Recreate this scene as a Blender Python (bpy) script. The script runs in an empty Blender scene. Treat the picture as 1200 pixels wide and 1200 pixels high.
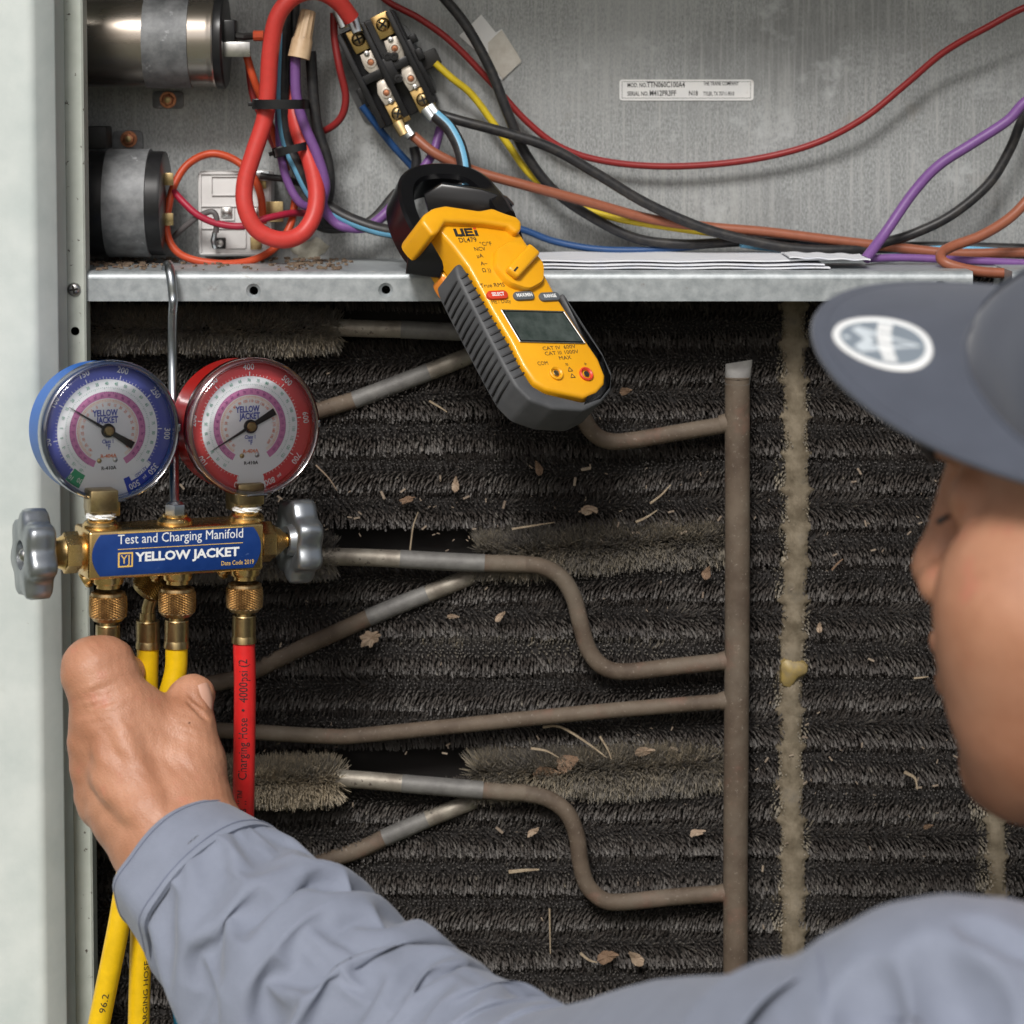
import bpy, bmesh, math, random
import numpy as np
from mathutils import Vector, Matrix, noise
R = math.radians
random.seed(7); rng = np.random.default_rng(7)
SC = bpy.context.scene
# ---------------------------------------------------------------- camera
PITCH = R(4.0); SHY = -0.24; FPX = 3000.0
FWD = Vector((0, math.cos(PITCH), -math.sin(PITCH))); UPV = Vector((0, math.sin(PITCH), math.cos(PITCH)))
_d = FWD + UPV * (0.4 * SHY)
CAM = Vector((0, -1.5, 1.5 * (-_d.z / _d.y)))
cd = bpy.data.cameras.new('camera'); cam = bpy.data.objects.new('camera', cd); SC.collection.objects.link(cam)
cd.lens = 90; cd.sensor_width = 36; cd.shift_y = SHY; cd.clip_start = 0.02; cd.clip_end = 400
cam.location = CAM; cam.rotation_euler = (R(90) - PITCH, 0, 0)
cd.dof.use_dof = True; cd.dof.focus_distance = 1.36; cd.dof.aperture_fstop = 10.0
SC.camera = cam
# ---------------------------------------------------------------- sky and sun (soft overcast daylight)
W = bpy.data.worlds.new('World'); SC.world = W; W.use_nodes = True
wn = W.node_tree.nodes; wl = W.node_tree.links
sky = wn.new('ShaderNodeTexSky'); sky.sky_type = 'NISHITA'; sky.sun_disc = False
SUN_EL, SUN_AZ = 41.0, 192.0      # azimuth clockwise from +Y
sky.sun_elevation = R(SUN_EL); sky.sun_rotation = R(SUN_AZ)
sky.air_density = 1.0; sky.dust_density = 4.0; sky.ozone_density = 1.0
bg = wn['Background']; bg.inputs['Strength'].default_value = 0.078
hs = wn.new('ShaderNodeHueSaturation'); hs.inputs['Saturation'].default_value = 0.55
wl.new(sky.outputs[0], hs.inputs['Color']); wl.new(hs.outputs[0], bg.inputs[0])
sl = bpy.data.lights.new('sun', 'SUN'); sl.energy = 2.5; sl.angle = R(14); sl.color = (1, 0.975, 0.945)
so = bpy.data.objects.new('sun', sl); SC.collection.objects.link(so)
_a = R(SUN_AZ); _e = R(SUN_EL)
sdir = Vector((math.sin(_a) * math.cos(_e), math.cos(_a) * math.cos(_e), math.sin(_e)))
so.rotation_euler = sdir.to_track_quat('Z', 'Y').to_euler(); so.location = sdir * 6
vs = SC.view_settings; vs.view_transform = 'Standard'; vs.look = 'None'; vs.gamma = 1; vs.use_curve_mapping = False
vs.exposure = 0.18
SC.cycles.max_bounces = 6; SC.cycles.transparent_max_bounces = 12
SC.cycles.use_denoising = True
# ---------------------------------------------------------------- pixel -> place helpers
def ray(px, py):
    return FWD + UPV * ((600 - py) / FPX + 0.4 * SHY) + Vector((1, 0, 0)) * ((px - 600) / FPX)
def at(px, py, Y):
    d = ray(px, py); return CAM + d * ((Y - CAM.y) / d.y)
def ps(Y): return (Y - CAM.y) / FPX        # metres per pixel of the 1200 photo at depth Y
class Fr:                                   # a local frame
    def __init__(s, o, x, y, z): s.o, s.x, s.y, s.z = Vector(o), Vector(x).normalized(), Vector(y).normalized(), Vector(z).normalized()
    def p(s, a, b, c=0.0): return s.o + s.x * a + s.y * b + s.z * c
    def px(s, u, v, c=0.0):                 # pixel -> local (a,b) on plane z=c
        d = ray(u, v); q = s.o + s.z * c; t = (q - CAM).dot(s.z) / d.dot(s.z)
        w = CAM + d * t - s.o; return (w.dot(s.x), w.dot(s.y))
    def m(s): return Matrix(((s.x.x, s.y.x, s.z.x, s.o.x), (s.x.y, s.y.y, s.z.y, s.o.y), (s.x.z, s.y.z, s.z.z, s.o.z), (0, 0, 0, 1)))
    def sub(s, a, b, c=0.0, rot=0.0):
        ca, sa = math.cos(rot), math.sin(rot)
        return Fr(s.p(a, b, c), s.x * ca + s.y * sa, s.y * ca - s.x * sa, s.z)
WF = Fr((0, 0, 0), (1, 0, 0), (0, 1, 0), (0, 0, 1))
PF = lambda px, py, Y, rot=0.0: Fr(at(px, py, Y), (1, 0, 0), (0, 0, 1), (0, -1, 0)).sub(0, 0, 0, rot)  # frame facing the viewer's side
# ---------------------------------------------------------------- objects
def thing(name, label, cat, loc=(0, 0, 0), group=None, kind=None):
    o = bpy.data.objects.new(name, None); SC.collection.objects.link(o); o.location = loc
    o.empty_display_size = 0.01
    if label: o['label'] = label
    if cat: o['category'] = cat
    if group: o['group'] = group
    if kind: o['kind'] = kind
    return o
def origin(o):
    v = Vector((0, 0, 0))
    while o is not None: v = v + o.location; o = o.parent
    return v
def O(name, geo, mats, parent=None, sharp=35, label=None, cat=None, group=None, kind=None, loc=None):
    V, F = geo[0], geo[1]
    off = origin(parent)
    if parent is None and loc is None and len(V):
        vv = [Vector(v) for v in V[:400]] if not isinstance(V, np.ndarray) else [Vector(V.mean(0))]
        c = sum(vv, Vector((0, 0, 0))) / len(vv); loc = c
    l = Vector(loc) if loc is not None else Vector((0, 0, 0))
    me = bpy.data.meshes.new(name)
    if isinstance(V, np.ndarray):
        me_from_np(me, V - np.array(off + l)[None, :], F)
    else:
        s = off + l
        me.from_pydata([(v[0] - s.x, v[1] - s.y, v[2] - s.z) for v in V], [], F)
    if not isinstance(mats, (list, tuple)): mats = [mats]
    for m in mats: me.materials.append(m)
    if len(geo) > 2 and geo[2] is not None: me.polygons.foreach_set('material_index', geo[2])
    me.validate(); me.update()
    if sharp is None: me.shade_flat()
    else:
        me.shade_smooth()
        if sharp < 180: me.set_sharp_from_angle(angle=R(sharp))
    o = bpy.data.objects.new(name, me); SC.collection.objects.link(o)
    o.location = l; o.parent = parent
    if label: o['label'] = label
    if cat: o['category'] = cat
    if group: o['group'] = group
    if kind: o['kind'] = kind
    return o
def me_from_np(me, V, F):
    V = np.asarray(V, np.float32); me.vertices.add(len(V)); me.vertices.foreach_set('co', V.ravel())
    if isinstance(F, np.ndarray):
        n, k = F.shape; li = F.astype(np.int32).ravel(); st = np.arange(n, dtype=np.int32) * k
    else:   # list of arrays of different widths
        li = np.concatenate([f.astype(np.int32).ravel() for f in F]); ln = np.concatenate([np.full(len(f), f.shape[1], np.int32) for f in F])
        st = np.concatenate([[0], np.cumsum(ln)[:-1]]).astype(np.int32)
    me.loops.add(len(li)); me.loops.foreach_set('vertex_index', li)
    me.polygons.add(len(st)); me.polygons.foreach_set('loop_start', st)
def join(*gs):
    V, F, M = [], [], []
    for g in gs:
        n = len(V); V += [tuple(v) for v in g[0]]; F += [tuple(i + n for i in f) for f in g[1]]
        M += list(g[2]) if len(g) > 2 and g[2] is not None else [0] * len(g[1])
    return V, F, M
def mi(g, k): return (g[0], g[1], [k] * len(g[1]))
def spline(P, n=8, closed=False):
    P = [Vector(p) for p in P]; out = []
    N = len(P)
    if N == 2: return [P[0].lerp(P[1], i / n) for i in range(n + 1)]
    for i in range(N if closed else N - 1):
        g = (lambda k: P[k % N]) if closed else (lambda k: P[max(0, min(N - 1, k))])
        p0, p1, p2, p3 = g(i - 1), g(i), g(i + 1), g(i + 2)
        if not closed and i == 0: p0 = p1 * 2 - p2
        if not closed and i == N - 2: p3 = p2 * 2 - p1
        for j in range(n):
            t = j / n
            out.append(0.5 * ((2 * p1) + (p2 - p0) * t + (2 * p0 - 5 * p1 + 4 * p2 - p3) * t * t + (3 * p1 - p0 - 3 * p2 + p3) * t ** 3))
    if not closed: out.append(P[-1])
    return out
def frames(P, up=Vector((0, -1, 0)), closed=False):
    T = []
    N = len(P)
    for i in range(N):
        a = P[(i - 1) % N] if closed else P[max(0, i - 1)]; b = P[(i + 1) % N] if closed else P[min(N - 1, i + 1)]
        T.append((b - a).normalized())
    n = up - T[0] * up.dot(T[0])
    if n.length < 1e-4: n = Vector((0, 0, 1)) - T[0] * T[0].z
    n.normalize(); out = []
    for t in T:
        n = n - t * n.dot(t); n.normalize(); out.append((t, n, t.cross(n)))
    return out
def tube(P, r, seg=10, caps=True, closed=False, stripe=None, up=Vector((0, -1, 0)), flat=1.0):
    P = [Vector(p) for p in P]; fr = frames(P, up, closed); V = []; F = []; M = []
    rr = r if isinstance(r, (list, tuple)) else [r] * len(P)
    if len(rr) != len(P): rr = [rr[int(i * (len(rr) - 1) / (len(P) - 1))] + (rr[min(len(rr) - 1, int(i * (len(rr) - 1) / (len(P) - 1)) + 1)] - rr[int(i * (len(rr) - 1) / (len(P) - 1))]) * ((i * (len(rr) - 1) / (len(P) - 1)) % 1) for i in range(len(P))]
    for p, (t, n, b), q in zip(P, fr, rr):
        for k in range(seg):
            a = 2 * math.pi * (k + 0.5) / seg
            V.append(p + n * (math.cos(a) * q * flat) + b * (math.sin(a) * q))
    L = len(P)
    for i in range(L if closed else L - 1):
        for k in range(seg):
            k2 = (k + 1) % seg; i2 = (i + 1) % L
            F.append((i * seg + k, i * seg + k2, i2 * seg + k2, i2 * seg + k))
            M.append(1 if stripe and k in stripe else 0)
    if caps and not closed:
        F.append(tuple(range(seg - 1, -1, -1))); F.append(tuple((L - 1) * seg + k for k in range(seg))); M += [0, 0]
    return V, F, M
def prism(fr, poly, z0, z1, bev=0.0, bseg=2, side=False):
    bm = bmesh.new(); lo = [bm.verts.new(fr.p(a, b, z0)) for a, b in poly]; hi = [bm.verts.new(fr.p(a, b, z1)) for a, b in poly]
    n = len(poly); bm.faces.new(lo[::-1]); top = bm.faces.new(hi)
    for i in range(n): bm.faces.new((lo[i], lo[(i + 1) % n], hi[(i + 1) % n], hi[i]))
    bmesh.ops.recalc_face_normals(bm, faces=bm.faces)
    if bev > 0:
        es = list(top.edges) + ([e for e in bm.edges if e not in top.edges and (e.verts[0] in lo) != (e.verts[1] in lo)] if side else [])
        bmesh.ops.bevel(bm, geom=es, offset=bev, segments=bseg, affect='EDGES', profile=0.5, clamp_overlap=True)
    V = [v.co.copy() for v in bm.verts]; bm.verts.index_update(); F = [tuple(v.index for v in f.verts) for f in bm.faces]; bm.free()
    return V, F
def box(fr, x0, x1, y0, y1, z0, z1, bev=0.0, bseg=2):
    bm = bmesh.new(); vs_ = [bm.verts.new(fr.p(a, b, c)) for c in (z0, z1) for b in (y0, y1) for a in (x0, x1)]
    for f in ((0, 2, 3, 1), (4, 5, 7, 6), (0, 1, 5, 4), (2, 6, 7, 3), (0, 4, 6, 2), (1, 3, 7, 5)): bm.faces.new([vs_[i] for i in f])
    bmesh.ops.recalc_face_normals(bm, faces=bm.faces)
    if bev > 0: bmesh.ops.bevel(bm, geom=bm.edges[:], offset=bev, segments=bseg, affect='EDGES', profile=0.5, clamp_overlap=True)
    V = [v.co.copy() for v in bm.verts]; bm.verts.index_update(); F = [tuple(v.index for v in f.verts) for f in bm.faces]; bm.free()
    return V, F
def lathe(fr, prof, seg=32, a0=0, a1=360, cap=True, axis='z', rf=None):
    """profile [(r,h)] round fr's z axis"""
    V, F = [], []; full = abs(a1 - a0) >= 359.9; n = seg if full else seg + 1
    for r, h in prof:
        for k in range(n):
            a = R(a0 + (a1 - a0) * k / seg); q = r * (rf(a, h) if rf else 1)
            V.append(fr.p(q * math.cos(a), q * math.sin(a), h))
    for i in range(len(prof) - 1):
        for k in range(n if full else n - 1):
            k2 = (k + 1) % n; F.append((i * n + k, i * n + k2, (i + 1) * n + k2, (i + 1) * n + k))
    if cap and full:
        if prof[0][0] > 1e-6: F.append(tuple(range(n - 1, -1, -1)))
        if prof[-1][0] > 1e-6: F.append(tuple((len(prof) - 1) * n + k for k in range(n)))
    return V, F
def annulus(fr, r0, r1, a0, a1, z, n=None):
    n = n or max(2, int(abs(a1 - a0) / 4)); V = []; F = []
    for k in range(n + 1):
        a = R(a0 + (a1 - a0) * k / n)
        V += [fr.p(r0 * math.cos(a), r0 * math.sin(a), z), fr.p(r1 * math.cos(a), r1 * math.sin(a), z)]
    for k in range(n): F.append((2 * k, 2 * k + 1, 2 * k + 3, 2 * k + 2) if a1 > a0 else (2 * k, 2 * k + 2, 2 * k + 3, 2 * k + 1))
    return V, F
def text(fr, s, h, z=0.0, bold=0.0, sx=1.0, align='CENTER', thick=0.0, shear=0.0):
    cu = bpy.data.curves.new('t', 'FONT'); cu.body = s; cu.size = h; cu.align_x = align; cu.align_y = 'CENTER'
    cu.offset = bold * h; cu.resolution_u = 2; cu.shear = shear
    if thick: cu.extrude = thick
    ob = bpy.data.objects.new('t', cu); SC.collection.objects.link(ob)
    dg = bpy.context.evaluated_depsgraph_get(); me = bpy.data.meshes.new_from_object(ob.evaluated_get(dg))
    V = [fr.p(v.co.x * sx, v.co.y, v.co.z + z) for v in me.vertices]; F = [tuple(p.vertices) for p in me.polygons]
    bpy.data.objects.remove(ob); bpy.data.curves.remove(cu); bpy.data.meshes.remove(me)
    return V, F
def hexprof(n=6, r=1.0, rot=0): return [(r * math.cos(R(rot) + 2 * math.pi * k / n), r * math.sin(R(rot) + 2 * math.pi * k / n)) for k in range(n)]
def rrect(w, h, r, n=4, cx=0, cy=0):
    out = []
    for sx, sy, a in ((1, 1, 0), (-1, 1, 90), (-1, -1, 180), (1, -1, 270)):
        for k in range(n + 1):
            t = R(a + 90 * k / n); out.append((cx + sx * (w / 2 - r) + r * math.cos(t), cy + sy * (h / 2 - r) + r * math.sin(t)))
    return out
# ---------------------------------------------------------------- materials
def mat(name, col, rough=0.5, metal=0.0, noise_=None, bump=None, spec=0.5, coat=0.0, col2=None, ramp=(0.35, 0.65), sss=0.0, trans=0.0, alpha=1.0, stretch=(1, 1, 1), rvar=0.0, spots=None, emit=None, streak=None):
    m = bpy.data.materials.new(name); m.use_nodes = True; nt = m.node_tree; N = nt.nodes; L = nt.links
    b = N['Principled BSDF']; b.inputs['Base Color'].default_value = (*col, 1); b.inputs['Roughness'].default_value = rough
    b.inputs['Metallic'].default_value = metal; b.inputs['Specular IOR Level'].default_value = spec
    b.inputs['Coat Weight'].default_value = coat
    if sss: b.inputs['Subsurface Weight'].default_value = sss; b.inputs['Subsurface Radius'].default_value = (0.008, 0.003, 0.0015); b.inputs['Subsurface Scale'].default_value = 1.0
    if trans: b.inputs['Transmission Weight'].default_value = trans
    tc = N.new('ShaderNodeTexCoord'); mp = N.new('ShaderNodeMapping'); mp.inputs['Scale'].default_value = stretch
    L.new(tc.outputs['Object'], mp.inputs[0]); co = mp.outputs[0]; last = None
    if noise_ and col2:
        nz = N.new('ShaderNodeTexNoise'); nz.inputs['Scale'].default_value = noise_; nz.inputs['Detail'].default_value = 6; nz.inputs['Roughness'].default_value = 0.6
        L.new(co, nz.inputs[0])
        rp = N.new('ShaderNodeMapRange'); rp.inputs[1].default_value = ramp[0]; rp.inputs[2].default_value = ramp[1]
        L.new(nz.outputs[0], rp.inputs[0])
        mx = N.new('ShaderNodeMix'); mx.data_type = 'RGBA'; mx.inputs[6].default_value = (*col, 1); mx.inputs[7].default_value = (*col2, 1)
        L.new(rp.outputs[0], mx.inputs[0]); last = mx.outputs[2]
        if rvar:
            rr = N.new('ShaderNodeMapRange'); rr.inputs[3].default_value = max(0.02, rough - rvar); rr.inputs[4].default_value = min(1, rough + rvar)
            L.new(nz.outputs[0], rr.inputs[0]); L.new(rr.outputs[0], b.inputs['Roughness'])
    for sp in (spots or []):   # (scale, lo, hi, colour)
        n2 = N.new('ShaderNodeTexNoise'); n2.inputs['Scale'].default_value = sp[0]; n2.inputs['Detail'].default_value = 5; n2.inputs['Roughness'].default_value = 0.65
        L.new(tc.outputs['Object'], n2.inputs[0]); r2 = N.new('ShaderNodeMapRange'); r2.inputs[1].default_value = sp[1]; r2.inputs[2].default_value = sp[2]
        L.new(n2.outputs[0], r2.inputs[0]); m2 = N.new('ShaderNodeMix'); m2.data_type = 'RGBA'; m2.inputs[7].default_value = (*sp[3], 1)
        if last: L.new(last, m2.inputs[6])
        else: m2.inputs[6].default_value = (*col, 1)
        L.new(r2.outputs[0], m2.inputs[0]); last = m2.outputs[2]
    if streak:
        m3 = N.new('ShaderNodeMapping'); m3.inputs['Scale'].default_value = (1, 1, .04); L.new(tc.outputs['Object'], m3.inputs[0])
        n3 = N.new('ShaderNodeTexNoise'); n3.inputs['Scale'].default_value = 420; n3.inputs['Detail'].default_value = 3; L.new(m3.outputs[0], n3.inputs[0])
        r3 = N.new('ShaderNodeMapRange'); r3.inputs[1].default_value = .48; r3.inputs[2].default_value = .72; r3.inputs[4].default_value = .75; L.new(n3.outputs[0], r3.inputs[0])
        m4 = N.new('ShaderNodeMix'); m4.data_type = 'RGBA'; L.new(last, m4.inputs[6]); m4.inputs[7].default_value = (*streak, 1); L.new(r3.outputs[0], m4.inputs[0]); last = m4.outputs[2]
    if last: L.new(last, b.inputs['Base Color'])
    if bump:   # (scale, strength, distance)
        nb = N.new('ShaderNodeTexNoise'); nb.inputs['Scale'].default_value = bump[0]; nb.inputs['Detail'].default_value = 4
        L.new(co, nb.inputs[0]); bp = N.new('ShaderNodeBump'); bp.inputs['Strength'].default_value = bump[1]; bp.inputs['Distance'].default_value = bump[2]
        L.new(nb.outputs[0], bp.inputs['Height']); L.new(bp.outputs[0], b.inputs['Normal'])
    if emit: b.inputs['Emission Color'].default_value = (*emit, 1); b.inputs['Emission Strength'].default_value = 1
    return m
M = {}
M['galv'] = mat('galvanised_steel', (.185, .192, .192), .48, .3, noise_=1000, col2=(.40, .415, .415), ramp=(.34, .68), bump=(900, .08, .0003), stretch=(1, 1, .45), rvar=.12,
                spots=[(6, .54, .80, (.36, .37, .37)), (10, .50, .68, (.20, .205, .205)), (30, .56, .70, (.46, .475, .48)), (22, .60, .78, (.26, .245, .22)), (75, .69, .75, (.05, .045, .04))], streak=(.40, .405, .40))
M['galv2'] = mat('galvanised_flange', (.27, .295, .305), .45, .35, noise_=160, col2=(.40, .425, .435), ramp=(.35, .7), bump=(400, .2, .0004), rvar=.1,
                 spots=[(60, .66, .78, (.18, .15, .13))])
M['paint'] = mat('pale_green_paint', (.47, .52, .505), .5, 0, noise_=28, col2=(.57, .61, .59), bump=(140, .12, .0008), rvar=.06, spots=[(18, .66, .85, (.40, .42, .38)), (160, .72, .78, (.30, .30, .26))])
M['paint2'] = mat('weathered_green_paint', (.40, .43, .38), .55, 0, noise_=60, col2=(.47, .50, .45), bump=(160, .2, .0008), spots=[(210, .63, .69, (.06, .045, .035)), (35, .64, .8, (.33, .31, .25))])
M['dark'] = mat('dark_cavity', (.012, .011, .010), .9)
M['blackrub'] = mat('black_rubber', (.016, .016, .017), .5, 0, noise_=90, col2=(.03, .028, .026), bump=(300, .15, .0005), spec=.3)
M['blackpl'] = mat('black_plastic', (.010, .010, .011), .32, 0, noise_=60, col2=(.018, .018, .019), rvar=.1, spec=.32)
M['pipe'] = mat('dusty_copper_pipe', (.062, .041, .027), .75, .0, noise_=45, col2=(.118, .088, .062), bump=(400, .3, .0006), spots=[(30, .55, .75, (.17, .085, .06)), (500, .60, .75, (.26, .22, .18)), (14, .5, .7, (.145, .118, .088))])
M['pipegrey'] = mat('grey_oxide_pipe', (.115, .11, .105), .6, .2, noise_=120, col2=(.17, .165, .155), bump=(400, .3, .0005))
M['pipealu'] = mat('aluminium_pipe_end', (.20, .175, .145), .55, .5, noise_=120, col2=(.33, .30, .25), bump=(260, .3, .0005), spots=[(240, .62, .68, (.08, .06, .05))])
M['brass'] = mat('brass', (.74, .51, .22), .27, 1.0, noise_=140, col2=(.58, .38, .15), ramp=(.4, .75), rvar=.08, bump=(300, .05, .0003))
M['brassk'] = mat('knurled_brass', (.60, .44, .24), .36, 1.0, noise_=300, col2=(.36, .24, .12))
M['jaw'] = mat('jaw_black', (.005, .005, .006), .25, 0, spec=.35)
M['brassold'] = mat('old_brass', (.50, .38, .19), .33, 1.0, noise_=200, col2=(.33, .24, .12), rvar=.1)
M['zinc'] = mat('zinc_plated_steel', (.50, .53, .54), .3, 1.0, noise_=80, col2=(.36, .38, .40), rvar=.1, bump=(200, .06, .0004))
M['steel'] = mat('bright_steel', (.55, .54, .52), .3, 1.0, noise_=200, col2=(.38, .37, .36), rvar=.1)
M['copper'] = mat('copper_screw', (.55, .24, .13), .4, .9, noise_=300, col2=(.32, .13, .07))
M['white'] = mat('white_print', (.80, .81, .80), .5)
M['paper'] = mat('worn_paper', (.80, .79, .77), .8, 0, noise_=60, col2=(.72, .72, .72), spots=[(40, .62, .75, (.50, .46, .42))])
M['ink'] = mat('black_ink', (.015, .015, .016), .6)
# ---------------------------------------------------------------- ground and the cabinet
o = O('ground', ([(-60, -60, -1.15), (60, -60, -1.15), (60, 60, -1.15), (-60, 60, -1.15)], [(0, 1, 2, 3)]),
      mat('dry_ground', (.20, .19, .15), .95, noise_=3, col2=(.13, .15, .07), bump=(30, .5, .02)), sharp=None, kind='structure')
YF = -0.105                     # plane of the shelf flange
unit = thing('air_conditioning_unit', 'grey green outdoor air conditioning unit opened to show its wiring compartment and condenser coil', 'air conditioner', (0, 0, -1.15))
ZT = at(600, -150, 0).z; XL = -.36; XR = .47; ZB = -1.10
# back panel of the electrical compartment
zs = at(600, 318, YF).z         # shelf top
V, F = box(WF, XL, XR, 0.0, .0015, zs, ZT + .06)
O('back_panel', (V, F), M['galv'], unit)
# bent shelf: top sheet + front flange with holes
def flange(x0, x1, holes, z0, z1, y):
    V = []; F = []; b = .0045; xs = [x0]
    t = .0012; zt = z1
    def q(a, b_, c, d): n = len(V); V.extend([a, b_, c, d]); F.append((n, n + 1, n + 2, n + 3))
    cuts = [x0]; hs_ = sorted(holes); s = .0050
    for hx, hz, hr in hs_: cuts += [hx - s, hx + s]
    cuts.append(x1)
    ztop = z1 - .004
    for i in range(0, len(cuts), 2):
        q((cuts[i], y, z0), (cuts[i + 1], y, z0), (cuts[i + 1], y, ztop), (cuts[i], y, ztop))
    for hx, hz, hr in hs_:
        q((hx - s, y, z0), (hx + s, y, z0), (hx + s, y, hz - s), (hx - s, y, hz - s)); q((hx - s, y, hz + s), (hx + s, y, hz + s), (hx + s, y, ztop), (hx - s, y, ztop))
        n = len(V); K = 32
        for k in range(K):
            a = 2 * math.pi * k / K; c_, s_ = math.cos(a), math.sin(a); m_ = max(abs(c_), abs(s_))
            V.append((hx + s * c_ / m_, y, hz + s * s_ / m_)); V.append((hx + hr * 1.7 * c_, y, hz + hr * 1.7 * s_)); V.append((hx + hr * c_, y + .0016, hz + hr * s_)); V.append((hx + hr * c_, y + .006, hz + hr * s_))
        for k in range(K):
            k2 = (k + 1) % K
            for j in range(3): F.append((n + 4 * k + j, n + 4 * k + j + 1, n + 4 * k2 + j + 1, n + 4 * k2 + j))
    # rounded lip to the top sheet, and return under
    K = 5; n = len(V)
    for k in range(K + 1):
        a = math.pi / 2 * k / K; yy = y + .004 - .004 * math.cos(a); zz = ztop + .004 * math.sin(a); V.append((x0, yy, zz)); V.append((x1, yy, zz))
    for k in range(K): F.append((n + 2 * k, n + 2 * k + 1, n + 2 * k + 3, n + 2 * k + 2))
    q((x0, y + .004, z1), (x1, y + .004, z1), (x1, 0, z1), (x0, 0, z1))
    q((x0, y, z0), (x1, y, z0), (x1, y + .012, z0), (x0, y + .012, z0)); q((x1, y, z0), (x1, 0, z0 + .002), (x1, 0, z1), (x1, y, z1)); q((x0, y, z0), (x0, 0, z0 + .002), (x0, 0, z1), (x0, y, z1))
    return V, F
zf = at(600, 353, YF).z
def H(px, py): p = at(px, py, YF); return (p.x, p.z, .0024)
sx1 = at(1140, 340, YF).x
O('shelf', flange(XL, sx1, [H(297, 341), H(452, 340), H(1102, 338)], zf, zs, YF), M['galv2'], unit, sharp=30)
O('shelf', flange(at(1186, 340, YF).x, XR, [], zf, zs, YF), M['galv2'], unit, sharp=30)
O('shelf', box(WF, sx1, at(1186, 340, YF).x, -.06, 0, zs - .002, zs - .0005), M['galv'], unit)
# left corner post, bent sheet cross-section extruded in height
def post(poly, z0, z1):
    V = []; F = []
    for x, y in poly: V += [(x, y, z0), (x, y, z1)]
    for i in range(len(poly) - 1): F.append((2 * i, 2 * i + 2, 2 * i + 3, 2 * i + 1))
    return V, F
def XP(px, Y): return at(px, 600, Y).x
def arc(c, r, a0, a1, n=6): return [(c[0] + r * math.cos(R(a0 + (a1 - a0) * k / n)), c[1] + r * math.sin(R(a0 + (a1 - a0) * k / n))) for k in range(n + 1)]
xa = XP(47, -.15); xb = XP(71, -.14)
O('corner_post', post([(XL - .02, .0), (XL - .02, -.148)] + arc((XL - .017, -.147), .003, 180, 270) + [(xa - .004, -.150)] + arc((xa - .004, -.144), .006, 270, 322, 5) + arc((xb - .004, -.135), .0035, 322, 372, 5) + [(xb, -.112)], ZB, ZT), M['paint'], unit, sharp=70)
xc = XP(74, YF); xd = XP(105, YF)
fl = post([(xb - .002, -.1045)] + [(xc, -.1085), (xc + .001, -.1095), (xd - .001, -.1095), (xd, -.1085), (xd, -.095)], ZB, ZT)
O('inner_flange', fl, M['paint2'], unit, sharp=40, label='narrow inner mounting flange with flaking paint')
sh = at(88, 388, -.11); O('screw_hole', lathe(Fr((sh.x, -.1096, sh.z), (1, 0, 0), (0, 0, 1), (0, -1, 0)), [(.0001, .0002), (.0023, .0002)], 20), M['dark'], unit)
def phillips(fr, r, m, name, parent, h=.0018, hexa=False):
    pr = [(r, 0), (r * .98, h * .4), (r * .8, h * .85), (r * .45, h * 1.05), (.0001, h * 1.1)]
    s = O(name, lathe(fr, pr, 28), m, parent, sharp=50)
    w = r * .14; l = r * .62; t = h * 1.13
    O('cross_slot', join(box(fr, -l, l, -w, w, h * .5, t), box(fr, -w, w, -l, l, h * .5, t - .00005)), M['dark'], s)
    return s
phillips(PF(87, 339, -.1096, .2), .0037, M['steel'], 'screw', unit, .0022)
O('top_cover', box(WF, XL - .03, XR + .05, -.20, .5, ZT + .05, ZT + .058, .002), M['paint'], unit)
O('side_panel', box(WF, XR, XR + .0015, -.15, .5, ZB, ZT + .049), M['paint'], unit, label='right side panel of the cabinet')
O('side_panel', box(WF, XL - .022, XL - .0205, .0, .5, ZB, ZT + .049), M['paint'], unit, label='left side panel of the cabinet')
O('side_panel', box(WF, XL, XR, .5, .502, ZB, ZT + .049), M['paint'], unit, label='rear panel of the cabinet')
O('base_pan', box(WF, XL - .02, XR, -.15, .5, ZB - .05, ZB - .001, .003), M['galv'], unit)
# ---------------------------------------------------------------- condenser coil: rows of spine-finned tube
YC = -0.042                      # axis plane of the rows
coil = thing('condenser_coil', 'dark dirty condenser coil of horizontal spine finned tube rows behind the pipes', 'coil', (0, YC, -.6))
M['spine'] = None
def spine_mat():
    m = bpy.data.materials.new('dusty_spine_fin'); m.use_nodes = True; N = m.node_tree.nodes; L = m.node_tree.links; b = N['Principled BSDF']
    at_ = N.new('ShaderNodeAttribute'); at_.attribute_name = 'dust'; cr = N.new('ShaderNodeValToRGB'); e = cr.color_ramp.elements
    e[0].position = 0; e[0].color = (.020, .016, .014, 1); e[1].position = 1; e[1].color = (.40, .33, .23, 1)
    for p, c in ((.25, (.052, .044, .039, 1)), (.5, (.125, .115, .105, 1)), (.75, (.20, .175, .135, 1))):
        k = e.new(p); k.color = c
    L.new(at_.outputs['Fac'], cr.inputs[0]); L.new(cr.outputs[0], b.inputs['Base Color']); b.inputs['Roughness'].default_value = .55; b.inputs['Specular IOR Level'].default_value = .4
    return m
M['spine'] = spine_mat()
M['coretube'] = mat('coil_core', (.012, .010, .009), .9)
def lump(x, y, s, o=0.0):   # cheap smooth 2D noise from sines, -1..1
    return (np.sin(x * s + o) * np.cos(y * s * 1.31 + o * 2.1) + .6 * np.sin(x * s * 2.3 + y * s * 1.7 + o * 3) + .4 * np.cos(x * s * 4.1 - y * s * 3.7 + o)) / 2.0
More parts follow.
